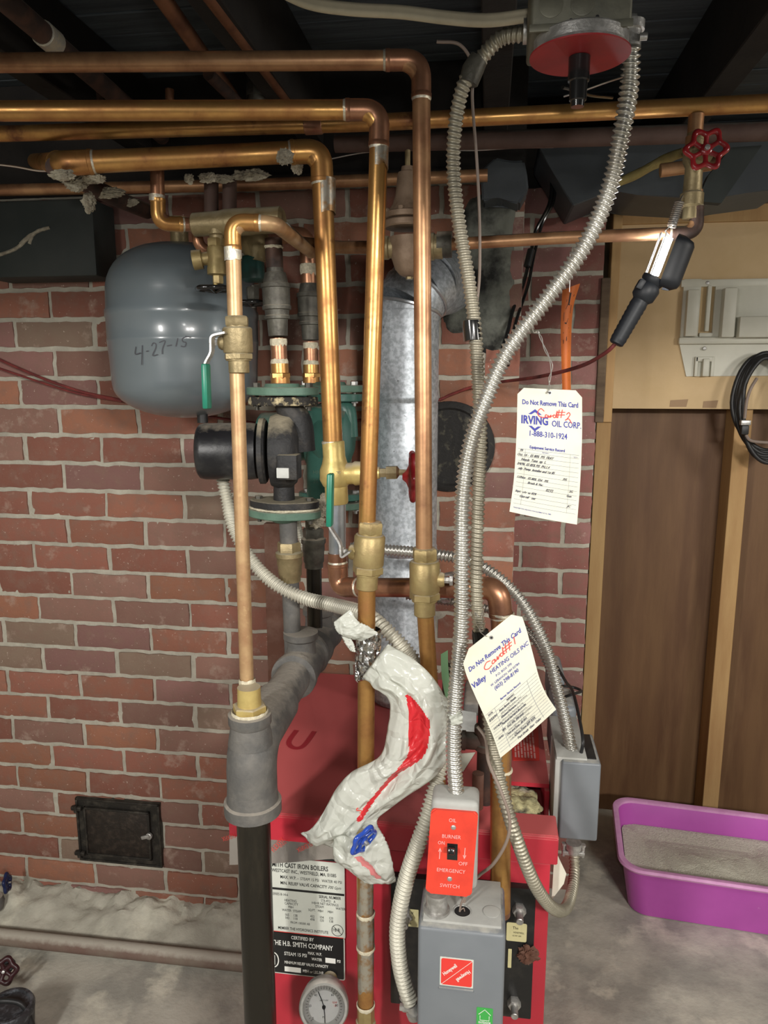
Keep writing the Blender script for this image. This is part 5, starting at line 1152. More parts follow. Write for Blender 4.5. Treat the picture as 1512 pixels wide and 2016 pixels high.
for (x, y, W, l) in ((928,640,1.02,0),(946,1250,1.01,1)):
    bm = NB(); p = P(x, y, W); p2 = P(x+3, y+30, W); sweep(bm, [p-(p2-p)*.3, p, p2], [.0115,.0122,.0118], 18); jitter(bm, .0012, 150); link('black_tape', bm, 'black_gloss', k2)
bm = NB(); p = P(929,128,1.0); p2 = P(938,150,1.0); sweep(bm, [P(942,115,1.0), P(930,140,1.0), P(922,165,1.0)], [.012,.0135,.012], 18); jitter(bm, .0015, 150); link('dusty_tie', bm, 'valve_grey', k2)
k3, _, _ = conduit('pale dusty conduit from the black pump curving behind the bag to the control box', [(436,930,1.33),(447,985,1.33),(462,1045,1.30),(500,1110,1.28),(545,1152,1.26),(600,1178,1.25),(660,1192,1.20),(720,1210,1.12),(765,1245,1.09),(805,1288,1.09),(835,1335,1.09),(862,1400,1.08),(872,1470,1.06),(858,1545,1.03),(832,1635,.99),(800,1730,.985),(783,1820,.985),(786,1890,.985),(797,1940,.985),(809,1972,.985)], 25, 'conduit_cream', pitch=.0068, ref=3, amp=.22)
k4, _, _ = conduit('bright conduit arching right from behind the ball valve to the burner control top', [(690,1078,1.30),(760,1083,1.30),(860,1092,1.28),(925,1105,1.27),(985,1140,1.26),(1035,1195,1.25),(1075,1275,1.24),(1098,1360,1.235),(1115,1430,1.235),(1127,1488,1.235)], 23, 'conduit_steel', pitch=.0068, amp=.22, ref=4)
k5, _, _ = conduit('thinner conduit arching below the bright one behind the service card', [(800,1172,1.30),(860,1181,1.30),(920,1190,1.30),(1000,1212,1.29),(1050,1255,1.28),(1075,1300,1.27),(1094,1345,1.27),(1100,1390,1.40),(1098,1420,1.50)], 17, 'conduit_dark', pitch=.0058, amp=.2, ref=3)
k6, _, _ = conduit('short grey conduit hanging behind the unions', [(583,1010,1.46),(588,1040,1.46),(598,1075,1.46),(612,1110,1.46)], 14, 'conduit_cream', pitch=.005)
bm = NB(); c = P(810,1976,.985); lathe(bm, c, P(822,2010,.985)-c, [(0,.010),(.012,.010),(.013,.013),(.022,.013)], 18); obb(bm, c+Vector((-.006,-.004,-.004)), Vector((1,0,0)), Vector((0,1,0)), ZV, .012, .004, .004, .001); link('connector', bm, 'steel_zinc', k3)

# thin wires
def wire(name, label, pts, r, m, cat='wire', segs=8):
    bm = NB(); sweep(bm, crom([P(*p) for p in pts], 10), r, segs); o = link(name, bm, m); tag(o, label, cat); return o
wire('thin_tube', 'thin brown tube dangling beside the beige conduit under the ceiling', [(860,82,1.02),(905,88,1.02),(930,130,1.03),(930,200,1.04),(939,320,1.05),(944,430,1.06),(944,540,1.06),(938,600,1.06),(930,640,1.05)], .0021, 'wire_brown')
wire('thermostat_wire', 'thin brown thermostat wire crossing the boiler lip into the control box', [(940,1430,.99),(956,1455,.98),(962,1500,.95),(985,1555,.93),(1003,1610,.925),(998,1655,.925),(972,1700,.94),(945,1722,.98),(925,1745,.985),(914,1775,.985),(908,1795,.985)], .0023, 'wire_brown')
w1 = wire('black_cable', 'pair of sagging black cables before the bricks right of the flue', [(1096,285,1.80),(1088,340,1.80),(1082,400,1.80),(1055,455,1.80),(1045,500,1.78),(1030,560,1.75),(1010,610,1.70),(1000,650,1.66),(985,700,1.62)], .0042, 'black_gloss')
bm = NB(); sweep(bm, crom([P(*p) for p in [(1102,285,1.80),(1094,340,1.80),(1090,395,1.80),(1068,440,1.80),(1052,500,1.78),(1040,560,1.75),(1020,620,1.70),(1008,665,1.66),(1000,720,1.62)]], 10), .0036, 8); link('second_strand', bm, 'black_gloss', w1)
bm = NB(); pa, pb = P(1046,492,1.775), P(1038,525,1.765); sweep(bm, [pa, (pa+pb)/2, pb], .0085, 12); link('cable_splice', bm, 'black_rubber', w1)
bm = NB(); pts = crom([P(*p) for p in [(545,-22,.93),(610,6,.93),(690,18,.93),(790,24,.93),(880,35,.93),(960,40,.93),(1045,30,.93)]], 10)
sweep(bm, pts, [[.0072*(.62+.38*abs(math.sin(2*PI*k/16))) for k in range(16)] for _ in pts], 16); tag(link('sheathed_cable', bm, 'cable_sheath'), 'beige sheathed cable looping across the top into the ceiling box', 'cable')
wire('white_wire', 'pale wire strung under the dark iron pipe behind the risers', [(640,315,1.5),(720,300,1.5),(820,294,1.5),(930,296,1.5),(1000,292,1.5),(1090,290,1.5)], .0014, 'wire_bare')
wire('grey_wire', 'thin grey wire sagging under the copper runs at the left edge', [(-20,322,1.3),(30,328,1.3),(75,336,1.3),(110,336,1.3)], .0018, 'wire_bare')

# ================================================================== CEILING BOX WITH THERMAL CUT-OUT
zb0 = P(1144,52,.80).z; c00 = P(1044,52,.80); c11 = P(1244,52,.80); yb = PZ(1060,132,zb0).y
jb = thing('junction_box', 'greenish steel ceiling box with red disc and black heat sensor, upper right', 'electrical box', ((c00.x+c11.x)/2, .86, zb0))
bm = NB(); box(bm, (c00.x, .80, zb0), (c11.x, yb, 1.965), .004, 3); link('box', bm, 'box_green_grey', jb)
bm = NB(); box(bm, (c00.x-.001, .798, zb0-.003), (c11.x+.001, .802, zb0+.004), .0008)
for x, y in ((1085,10),(1147,6)):
    p = P(x, y, .80); lathe(bm, p, (0,-1,0), [(-.001,.0115),(.0008,.0115),(.0012,.0105)], 28)
link('knockouts', bm, 'box_green_grey', jb)
bm = NB()
for x, y in ((1124,40),(1176,33)): p = P(x, y, .80); lathe(bm, p, (0,-1,0), [(-.001,.0018),(.0004,.0018)], 12)
link('screw_holes', bm, 'black_rubber', jb)
dc = PZ(1143,88,zb0-.004); rd_ = RD(dc, 182)
bm = NB(); lathe(bm, dc+ZV*.006, (0,0,-1), [(0,rd_*.96),(.002,rd_*1.0),(.012,rd_*1.0),(.014,rd_*.96)], 56); link('raised_ring', bm, 'steel_zinc', jb)
rc = PZ(1141,113,zb0-.016); rr_ = RD(rc, 194)
bm = NB(); lathe(bm, rc+ZV*.002, (0,0,-1), [(0,rr_),(.0015,rr_)], 56); link('red_disc', bm, 'red_disc', jb)
bm = NB(); sp = rc; rs_ = RD(sp, 42)
lathe(bm, sp, (0,0,-1), [(0,rs_),(.022,rs_),(.023,rs_*.84),(.040,rs_*.80),(.041,rs_*.66),(.046,rs_*.6)], 28); link('heat_sensor', bm, 'black_gloss', jb)
bm = NB(); e = PZ(1052,112,zb0+.02); lathe(bm, P(1030,62,.93), (1,0,0), [(0,.013),(.012,.013),(.013,.017),(.024,.017)], 20); link('side_connector', bm, 'steel_zinc', jb); bm = NB(); pr_ = P(1242,86,.93); lathe(bm, Vector((c11.x-.002, .93, pr_.z+.020)), (1,0,0), [(0,.010),(max(.004, pr_.x-c11.x+.006),.010)], 18); lathe(bm, pr_+ZV*.0, ZV, [(-.004,.011),(.012,.011),(.013,.014),(.022,.014)], 18); link('side_connector', bm, 'steel_zinc', jb)
bm = NB(); pa = P(1246,78,.925); lathe(bm, pa+Vector((.006,-.006,0)), (1,0,0), [(0,.004),(.008,.004)], 10); obb(bm, P(1243,70,.93), Vector((1,0,0)), Vector((0,1,0)), ZV, .010, .006, .004, .001); link('clamp_screw', bm, 'steel_zinc', jb)
wire('fine_wire', 'fine bare wire slung from the heat sensor to the silver conduit', [(1110,190,1.0),(1150,178,.99),(1195,162,.97),(1232,150,.94)], .0011, 'wire_bare')
wire('black_wire', 'black wire behind the heat sensor dropping toward the copper main', [(1108,172,1.02),(1140,180,1.05),(1165,188,1.12),(1205,192,1.2)], .0022, 'black_gloss')

# ================================================================== DUCTS UNDER THE JOISTS
dk = [(1062,296),(1092,345),(1128,406),(1205,372),(1255,384),(1400,392),(1470,380),(1560,368),(1560,270),(1062,276)]
bm = NB(); prism(bm, [P(a, b, 1.72) for a, b in dk], (0,.20,0)); bmesh.ops.bevel(bm, geom=bm.edges[:], offset=.003, segments=1, affect='EDGES'); o = link('sheet_metal_duct', bm, 'duct_grey', smooth=False); tag(o, 'dark grey sheet metal duct with angular end above the tan panel', 'duct')
bm = NB(); prism(bm, [P(a, b, 1.62) for a, b in [(948,332),(975,312),(1032,318),(1042,372),(1022,402),(985,386),(952,396)]], (0,.07,.0)); bmesh.ops.bevel(bm, geom=bm.edges[:], offset=.004, segments=2, affect='EDGES'); bmesh.ops.subdivide_edges(bm, edges=bm.edges[:], cuts=3, use_grid_fill=True); jitter(bm, .006, 22); o = link('crumpled_flashing', bm, 'duct_grey', smooth=True); tag(o, 'crumpled grey metal flashing at the top of the chimney beside the conduit', 'flashing')
bm = NB(); a = P(-40,470,1.60); b = P(186,470,1.60); box(bm, (a.x, 1.60, P(100,545,1.60).z), (b.x, 1.70, P(100,392,1.60).z), .006, 2); o = link('duct_block', bm, 'duct_dark'); tag(o, 'dark greenish duct end against the bricks at the upper left edge', 'duct')
bm = NB(); sweep(bm, crom([P(1198,366,1.69), P(1250,345,1.66), P(1300,318,1.62), P(1345,300,1.58)], 6), .009, 10); jitter(bm, .002, 60); o = link('foam_strip', bm, 'foam_yellow'); tag(o, 'yellowish foam strip slanting up to the red wheel valve', 'insulation')
bm = NB(); prism(bm, [P(a, b, 1.50) for a, b in [(1395,345),(1440,290),(1500,286),(1420,400),(1372,396)]], (0,.02,0)); o = link('bent_bracket', bm, 'duct_dark', smooth=False); tag(o, 'bent dark metal bracket right behind the red wheel valve', 'bracket')
bm = NB(); sweep(bm, [P(1300,336,1.55), P(1450,316,1.55)], RD(P(1400,325,1.55), 26), 18); tag(link('copper_pipe', bm, 'copper_brown'), 'short copper length glimpsed behind the red wheel', 'pipe')

# ================================================================== SERVICE CARDS
def card(name, label, Lc, Rc, W, wmm, hmm, cut, bulge, hole, seed=0):
    """Lc / Rc: pixel polylines of the left and right border from top to bottom (with W each)"""
    def arc(pl):
        q = crom([P(a, b, W+dw) for a, b, dw in pl], 10); L = [0]
        for a, b in zip(q, q[1:]): L.append(L[-1]+(b-a).length)
        def f(t):
            s = max(0, min(1, t))*L[-1]; j = 0
            while j < len(L)-2 and L[j+1] < s: j += 1
            return q[j].lerp(q[j+1], (s-L[j])/max(1e-9, L[j+1]-L[j]))
        return f
    fl_, fr_ = arc(Lc), arc(Rc)
    def M(x, y, o=0.0):
        u = x/wmm; t = 1-y/hmm; p = fl_(t).lerp(fr_(t), u)
        p.y -= bulge*math.sin(PI*u)*(.4+.6*t)+.0012*math.sin(7*t+seed)*math.sin(3*u+1)
        p.y -= o; return p
    root = thing(name, label, 'service card', M(wmm/2, hmm))
    nx, ny = 20, 40
    # outline polygon with cut top corners is filled by a grid whose rows shrink at the top
    bm = NB(); G = [[], []]
    for s, o in ((0, 0.0), (1, -.0004)):
        for j in range(ny+1):
            y = hmm*(1-j/ny); k = max(0, (cut-(hmm-y))/cut) if cut else 0
            row = [bm.verts.new(M(wmm*(.0+(i/nx)*(1-2*k*cut/wmm)+k*cut/wmm), y, o)) for i in range(nx+1)]
            G[s].append(row)
        for j in range(ny):
            for i in range(nx): bm.faces.new((G[s][j][i], G[s][j][i+1], G[s][j+1][i+1], G[s][j+1][i]))
    for j in range(ny):
        for i in (0, nx): bm.faces.new((G[0][j][i], G[0][j+1][i], G[1][j+1][i], G[1][j][i]))
    for i in range(nx):
        for j in (0, ny): bm.faces.new((G[0][j][i], G[0][j][i+1], G[1][j][i+1], G[1][j][i]))
    cd_ = link('card', bm, 'paper', root)
    bm = NB(); hx, hy = hole; n = M(hx, hy)
    lathe(bm, M(hx, hy, .0001), (0,-1,0), [(0,.0026),(.0008,.0026),(.0008,.0014)], 20); link('eyelet', bm, 'steel_zinc', root)
    bm = NB(); lathe(bm, M(hx, hy, .0006), (0,-1,0), [(0,.0015),(.0005,.0015)], 14); link('hole', bm, 'black_rubber', root)
    return root, M, cd_
def rule(p, q, w): return stroke2([(p[0]+(q[0]-p[0])*k/24, p[1]+(q[1]-p[1])*k/24) for k in range(25)], w)
def ink(root, M, items, m, o=.0007, extra=(), nm='printing'):
    if m == 'ink_pen': items = [it if len(it) > 6 else tuple(it)+(0,)*(6-len(it))+(.10,) for it in items]
    bm = NB(); put_polys(bm, text_polys(items)+list(extra), lambda a, b: M(a, b, o))
    return link(nm, bm, m, root, smooth=False)
rnd = random.Random(11)
def scribble(x, y, w, h):
    """a word in handwriting as a ribbon"""
    pts = []; n = max(3, int(w/1.6)); 
    for i in range(n*2):
        pts.append((x+w*i/(n*2)+rnd.uniform(-.3,.3), y+(h*rnd.uniform(.5,1) if i % 2 else rnd.uniform(-.1,.25)*h)))
    return stroke2(smooth2(pts, 3), .28)
c1_, M1_, _c = card('service_card', 'cream oil company service card hanging straight by a wire, red handwritten Card #2',
    [(1019,763,0),(1017,850,-.002),(1012,940,0),(1003,1007,.004)], [(1146,769,.0),(1146,860,.002),(1142,950,0),(1136,1033,.004)], .925, 82, 160, 8, .004, (41, 155.5))
ink(c1_, M1_, [('Do Not Remove This Card', 6, 140.0, 8.4, .76, 0, .16), ('IRVING', 5, 116.5, 14.0, .76, 0, .45), ('OIL CORP.', 43.5, 115.5, 10.5, .76, 0, .12), ('1-888-310-1924', 15, 101.5, 9.6, .78, 0, .12), ('Equipment Service Record', 17, 86, 5.0, .82, 0, .12), ('REMARKS', 33, 81.6, 2.2, .9), ('TECH', 72, 80.5, 2.2, .9), ('PLEASE KEEP THIS CARD WITH YOUR EQUIPMENT AT ALL TIMES', 4, 6.5, 2.2, .72, 0, .02)], 'ink_blue',
    )
ink(c1_, M1_, [], 'ink_blue', nm='diamond_logo', extra=[([(14,128.2),(22.5,134.8),(31,128.2),(27,128.2),(22.5,131.2),(18,128.2)], [(0,1,4,5),(1,2,3,4)]), ([(14.5,114),(22.5,107.5),(30.5,114),(26.5,114),(22.5,111),(18.5,114)], [(0,1,4,5),(1,2,3,4)])])
ink(c1_, M1_, [], 'ink_red', .0009, [stroke2(smooth2(p, 6), .95) for p in ([(34,133),(30,136),(26.5,133),(26,129),(29,126),(34,125.5),(36,127)], [(38,128.5),(36,129),(35.5,126.5),(38,126),(39,128.5),(39.5,126),(41,127.5),(42.5,129),(41.5,126),(43,127.5),(46,129)], [(48,129),(46,129.5),(45.5,127),(48,126.6),(50.5,134.5),(49.5,127),(51,127)], [(53,136),(51,126)], [(57,136.5),(55,126.5)], [(49.5,132.8),(60.5,133.6)], [(48.8,129.6),(60,130.4)], [(62,131),(65,133.5),(66.5,131),(63,126),(60.5,124),(65,126),(68.5,121)])], 'red_handwriting')
ink(c1_, M1_, [], 'ink_rule', .0006, [rule((3, 84-.0), (79, 84-.0), .35)]+[rule((3, 80.0-5.6*k), (79, 80.0-5.6*k), .32) for k in range(13)]+[rule((12,84), (12,12), .2), rule((68,84), (68,12), .2)], 'ruled_lines')
pen = [('99', 5, 80.8, 4, .9, .4), ('Oct. 14 -  ES 80%  P/S  FRAY', 2, 75.2, 4.6, .82, .5), ('Needs  Tune  up  L', 7, 69.4, 4.6, .85, .5), ('3/4/96  ES 85% P/S  PH.1.4', 2, 63.6, 4.4, .85, .6), ('oily  Pump  Installer and 1st 85', 4, 57.6, 4.4, .82, .6), ('P/S', 60, 51.8, 4.2, .9, .5), ('11/Nov   ES 80%  ES4   P/S', 3, 46.4, 4.2, .85, .5), ('Brush & Vac', 17, 40.8, 4.2, .9, .5), ('0232', 40, 35, 5, .9, .4), ('2G', 69, 38.5, 4, .9, .3), ('Gun', 66, 32.5, 4, .9, .3), ('Sept.  c/o  es 82%', 3, 28, 4, .9, .5), ('Gas-oil   set', 9, 22, 4.4, .9, .5), ('JC', 68, 20, 4, 1, .5)]
ink(c1_, M1_, pen, 'ink_pen', .0008, nm='handwriting')
bm = NB(); pw = crom([P(*p) for p in [(1048,647,.945),(1052,655,.93),(1060,652,.92),(1063,665,.92),(1080,700,.918),(1085,735,.918),(1080,762,.92),(1079,775,.923)]], 8); sweep(bm, pw, .0006, 6); sweep(bm, [q+Vector((.0022*math.sin(i*.5), -.001, 0)) for i, q in enumerate(pw[8:])], .0005, 6); link('tie_wire', bm, 'wire_bare', c1_)

c2_, M2_, _c = card('service_card', 'wavy tilted cream service card over the conduits, red handwritten Card #1',
    [(908,1288,.006),(918,1328,.0),(936,1372,-.006),(958,1420,-.004),(973,1455,.004),(985,1492,.010)], [(1022,1198,.004),(1036,1238,-.004),(1050,1290,-.010),(1062,1335,-.006),(1076,1368,.0),(1095,1397,.010)], .905, 82, 150, 11, .002, (41, 143), 2)
ink(c2_, M2_, [('Do Not Remove This Card', 4.5, 124.5, 8.2, .78, 0, .16), ('Valley', 1.5, 104.5, 9.6, .82, 0, .22)], 'ink_blue')
ink(c2_, M2_, [('HEATING OILS INC', 27, 105.5, 7.2, .86, 0, .05), ('P.O. BOX 770', 32, 98.5, 4.2, .9), ('W. LEBANON, NH 03784', 22, 92.5, 4.2, .9), ('(603) 298-8190', 25, 85.5, 6.8, .82, 0, .06), ('Burner Service Record', 27, 70.0, 3.8, .86, 0, .08)], 'ink_blue', .0008, nm='small_printing')
sh = lambda p, dx, dy: [(a+dx, b+dy) for a, b in p]
ink(c2_, M2_, [], 'ink_red', .0009, [stroke2(smooth2(sh(p, -6, -11), 6), .95) for p in ([(38,131),(33,132),(29,129),(29,126),(33,124),(38,125)], [(43,129),(40,129),(39,126),(42,126),(43.5,129),(43.5,126),(46,127.5),(47,130),(47,126),(49,128.5),(51,130)], [(54,129.5),(51.5,130),(51,127),(54,127),(56,135.5),(55,127.5),(57,127)], [(60,136.5),(58.5,126)], [(65,136.5),(63,126)], [(56.5,133),(68,133.2)], [(55.8,129.4),(67,129.8)], [(72,137),(71,128)])], 'red_handwriting')
ink(c2_, M2_, [], 'ink_rule', .0006, [rule((2, 67.0-4.6*k), (80, 67.0-4.6*k), .25) for k in range(14)]+[rule((16,67), (16,4), .25), rule((66,67), (66,4), .25)], 'ruled_lines')
ink(c2_, M2_, [('DATE', 5, 63.5, 3, .9), ('REMARKS', 34, 63.5, 3, .9), ('2/23/91', 3, 56, 4.6, .9, .3), ('Reset Burner Nozzle', 20, 58.2, 3.8, .8, .3), ('Cleaned Furnace', 19, 49, 4, .85, .3), ('11/14/91', 4, 42, 4.4, .9, .3), ('Replaced Cad cell & Electrodes', 17, 40, 3.9, .76, .3), ('80%  -Co2 10%  500 stack', 14, 31.4, 3.9, .8, .3), ('10/93', 5, 25, 4, .9, .3), ('Clean and Tune  .85 80A', 17, 22, 3.9, .8, .3), ('Clean Tune EFF 83%', 26, 12.8, 4.6, .82, .3), ('Test Draft  Gun  Cabs', 28, 5.5, 4.6, .82, .3)], 'ink_pen', .0008, nm='handwriting',
    extra=[scribble(18+rnd.uniform(0,6), 53.6-4.6*k, rnd.uniform(18,44), 2.6) for k in range(10)])
bm = NB(); pw = crom([P(*p) for p in [(925,1196,1.0),(934,1206,.985),(945,1215,.985),(952,1200,.985),(949,1225,.95),(944,1240,.92),(952,1250,.906),(958,1253,.903)]], 8); sweep(bm, pw, .0006, 6); sweep(bm, crom([P(*p) for p in [(932,1200,.985),(936,1225,.96),(948,1242,.93),(955,1228,.96),(950,1212,.985)]], 8), .0005, 6); link('tie_wire', bm, 'wire_bare', c2_)

# ================================================================== ORANGE STRIP
bm = NB(); Lc = [(1107,572,1.70),(1104,640,1.70),(1105,700,1.70),(1107,770,1.70)]; Rc = [(1142,558,1.70),(1128,610,1.71),(1124,690,1.71),(1124,772,1.71)]
Lp = crom([P(*p) for p in Lc], 12); Rp = crom([P(*p) for p in Rc], 12)
root = thing('orange_strip', 'orange printed plastic strip hanging on the painted bricks behind the card', 'strip', P(1112,770,1.7))
def so(u, t, o=0): 
    s = max(0, min(.9999, t))*(len(Lp)-1); j = int(s); a = Lp[j].lerp(Lp[j+1], s-j); b = Rp[j].lerp(Rp[j+1], s-j); p = a.lerp(b, u); p.y += -.010*math.sin(PI*u)-o; return p
for s, o in ((0,0),(1,-.0006)):
    g = [[bm.verts.new(so(i/6, j/40, o)) for i in range(7)] for j in range(41)]
    for j in range(40):
        for i in range(6): bm.faces.new((g[j][i], g[j][i+1], g[j+1][i+1], g[j+1][i]))
link('strip', bm, 'orange_strip', root)
bm = NB(); put_polys(bm, [q4(.05, t, .75, t+.004) for t in (.50,.58,.66,.74,.82,.90,.97)]+[q4(.2, .24, .75, .33), q4(.3, .12, .8, .145), q4(.45, .07, .55, .2)]+[stroke2([(.3,.22),(.45,.19),(.6,.22)], .012), stroke2([(.3,.36),(.45,.39),(.6,.36)], .012), stroke2([(.2,.45),(.7,.46)], .012), stroke2([(.2,.52),(.2,.56)], .05), stroke2([(.5,.52),(.5,.56)], .05)], lambda a, b: so(a, b, .0006)); link('print_marks', bm, 'ink_black', root)
wire('cotton_thread', 'fine thread holding the orange strip beside the silver conduit', [(1122,500,1.68),(1122,540,1.68),(1121,575,1.68)], .0007, 'wire_bare', 'thread')

# ================================================================== WORK LAMP
WL = 1.24
la = P(1212,678,WL); lb = P(1262,590,WL); lc_ = P(1283,556,WL); ld = P(1320,458,WL)
wl = thing('work_lamp', 'lit trouble light with black grip hung from the dark copper elbow by its hook', 'work lamp', la)
ax = (lc_-la).normalized()
bm = NB(); L = (lb-la).length
lathe(bm, la, lb-la, [(0,.009),(.002,.0115)]+[(.006+(L-.012)*k/16, .0118+(.0009 if k % 2 else 0)+.0012*k/16) for k in range(17)]+[(L,.0125)], 24); link('grip', bm, 'grip_rubber', wl)
bm = NB(); lathe(bm, lb-ax*.002, lc_-lb, [(0,.0125),(.006,.018),(.022,.019),(.028,.015),((lc_-lb).length,.016),((lc_-lb).length+.004,.018),((lc_-lb).length+.009,.018),((lc_-lb).length+.010,.012)], 20); link('switch_collar', bm, 'grip_rubber', wl)
bm = NB(); obb(bm, P(1258,562,WL)+Vector((0,-.01,0)), ax, Vector((0,1,0)), ax.cross(Vector((0,1,0))), .008, .008, .005, .002); link('switch_hook', bm, 'grip_rubber', wl)
d = (ld-lc_); Lt = d.length; dn = d.normalized()
bm = NB(); lathe(bm, lc_+dn*.012, dn, [(0,.0068),(Lt-.020,.0068)], 20); link('tube', bm, 'lamp_tube', wl)
e1 = dn.cross(Vector((0,1,0))).normalized(); e1 = e1 if e1.x > 0 else -e1; e2 = Vector((0,-1,0)); e2 = (e2-dn*e2.dot(dn)).normalized()
bm = NB(); R_s = RD(ld, 70); n = 22; rows = []
for sgn in (0, 1):
    for j in range(15):
        t = j/14; rad = (R_s-(.0015 if sgn else 0))*(1 if .12 < t < .88 else (.55+.45*math.sin(PI/2*min(1, t/.12)) if t <= .12 else .45+.55*math.sin(PI/2*min(1, (1-t)/.12))))
        cen = lc_+dn*(-.004+(Lt+.004)*t)+e1*.0145
        rows.append([bm.verts.new(cen+e1*(rad*math.cos(a))+e2*(rad*.8*math.sin(a))) for a in [math.radians(104-175*k/n) for k in range(n+1)]])
for s in (0, 15):
    for j in range(14):
        for i in range(n): bm.faces.new((rows[s+j][i], rows[s+j][i+1], rows[s+j+1][i+1], rows[s+j+1][i]))
for i in (0, n):
    for j in range(14): bm.faces.new((rows[j][i], rows[j+1][i], rows[15+j+1][i], rows[15+j][i]))
for j in (0, 14):
    for i in range(n): bm.faces.new((rows[j][i], rows[j][i+1], rows[15+j][i+1], rows[15+j][i]))
link('guard', bm, 'grip_rubber', wl)
bm = NB()
for k in range(3):
    a = math.radians(120+40*k); sweep(bm, [lc_+e1*(.014*math.cos(a))+e2*(.014*math.sin(a))+dn*.004, ld+e1*(.014*math.cos(a))+e2*(.014*math.sin(a))-dn*.004], .0011, 8)
link('cage_rod', bm, 'wire_bare', wl)
bm = NB(); ha, hb = P(1322,446,WL), P(1338,398,WL); hd_ = (hb-ha).normalized(); x, y, z = frame_z(hd_)
sweep(bm, [ha+hd_*((hb-ha).length*i/144)+x*(.0062*math.cos(i*PI/6))+y*(.0062*math.sin(i*PI/6)) for i in range(145)], .0013, 6)
sweep(bm, crom([ld-dn*.004, P(1310,455,WL), P(1316,448,WL), P(1330,432,WL), ha], 6), .0013, 6)
sweep(bm, crom([hb, P(1345,385,WL+.02), P(1352,392,WL+.045), P(1358,404,WL+.03)], 6), .0016, 6); link('hook_spring', bm, 'wire_bare', wl)
bm = NB(); pc = crom([la+ax*.004, P(1190,696,1.26), P(1140,722,1.35), P(1060,742,1.50), P(985,752,1.64), P(930,762,1.680), P(890,776,1.690), P(855,790,1.690), P(740,822,1.690), P(600,838,1.690), P(480,830,1.690), P(330,806,1.690), P(230,786,1.690), P(150,768,1.690), P(60,735,1.690), P(-40,690,1.690)], 8)
sweep(bm, pc, .0034, 8); link('power_cord', bm, 'cord_red', wl)
bm = NB(); sweep(bm, crom([P(-40,712,1.69), P(60,746,1.69), P(150,774,1.69), P(240,790,1.69)], 8), .0028, 8); tag(link('thin_cable', bm, 'cord_red'), 'second dark red cord running just under the lamp cord at the left', 'cable')

# ================================================================== CREAM HOLDER AND BLACK CABLE
WH = 2.271
ho = thing('cord_holder', 'cream moulded plastic holder screwed on the tan board at right', 'holder', P(1430,741,WH))
def hb_(bm, x0, y0, x1, y1, th, bev=.002, w0=WH): a = P(x0, (y0+y1)/2, w0-th); b = P(x1, (y0+y1)/2, w0-th); t = P((x0+x1)/2, y0, w0-th); d = P((x0+x1)/2, y1, w0-th); box(bm, (a.x, w0-th, d.z), (b.x, w0, t.z), bev, 2)
bm = NB()
hb_(bm, 1343,549,1378,664,.010); hb_(bm, 1342,548.5,1601,563,.0108); hb_(bm, 1406,549,1600,664,.010); hb_(bm, 1377,655,1407,663.5,.0095)
prism(bm, [P(a, b, WH-.004) for a, b in [(1337,674),(1343,662),(1600,660),(1600,739),(1351,741)]], (0,.004,0))
hb_(bm, 1337,663,1602,677,.018,.004); link('back_plate', bm, 'cream_plastic', ho)
bm = NB(); hb_(bm, 1352,570,1376,662,.030,.003); hb_(bm, 1424,566,1450,664,.040,.004); hb_(bm, 1391,562,1399,652,.014,.002); link('cable_post', bm, 'cream_plastic', ho)
bm = NB(); hb_(bm, 1456,622,1600,664,.045,.004); link('tray', bm, 'cream_plastic', ho)
bm = NB(); hb_(bm, 1370,702,1403,712,.014,.002); hb_(bm, 1368,702,1374,741,.014,.002); hb_(bm, 1400,702,1406,741,.014,.002); hb_(bm, 1384,706,1397,741,.024,.003); link('lower_hook', bm, 'cream_plastic', ho)
for x, y in ((1393,557),(1387,686)):
    bm = NB(); p = P(x, y, WH-.0105); lathe(bm, p, (0,-1,0), [(0,.0055),(.002,.005),(.003,.003)], 14); link('screw', bm, 'steel_zinc', ho)
cc_ = thing('cable_coil', 'coiled black cable with plug hanging from the cream holder at the right edge', 'cable', P(1500,900,2.2))
bm = NB(); pts = []; rnd = random.Random(3)
for k in range(7):
    for j in range(12):
        a = 2*PI*j/12+PI/2; pts.append(P(1510+(66-k*3.0)*math.cos(a)+rnd.uniform(-3,3), 800-(96+k*1.2)*math.sin(a)+(k-3)*3+rnd.uniform(-2,2), 2.215-.004*k+.012*math.sin(a)))
sweep(bm, crom(pts, 4), .0062, 10); link('loops', bm, 'black_rubber', cc_)
bm = NB(); sweep(bm, crom([P(1490,745,2.18), P(1478,765,2.17), P(1470,790,2.17), P(1466,824,2.17)], 8), .0042, 8); sweep(bm, crom([P(1468,856,2.17), P(1480,868,2.17), P(1520,872,2.18)], 8), .0042, 8); link('free_end', bm, 'wire_brown', cc_)
bm = NB(); p = P(1467,832,2.17); obb(bm, p, Vector((1,0,0)), Vector((0,1,0)), ZV, .013, .009, .007, .002); link('plug_shell', bm, 'steel_zinc', cc_)
bm = NB(); obb(bm, p-ZV*.020, Vector((1,0,0)), Vector((0,1,0)), ZV, .010, .008, .013, .003); link('plug_body', bm, 'black_rubber', cc_)
# two tape scraps on the tan board
for x0, y0, x1, y1, l in ((1320,786,1355,801,'left brown tape scrap at the lower edge of the tan board'),(1385,788,1414,803,'right brown tape scrap at the lower edge of the tan board')):
    bm = NB(); a = P(x0,y1,2.2715); prism(bm, [P(x0,y0+2,2.2715), P(x1,y0,2.2715), P(x1-4,y1,2.2715), P(x0-2,y1,2.2715)], (0,-.0005,0)); o = link('tape_scrap', bm, 'foam_yellow', smooth=False); tag(o, l, 'tape'); MATS['tape_b'] = mat('tape_brown', (.30,.19,.10), .6); o.data.materials[0] = MATS['tape_b']

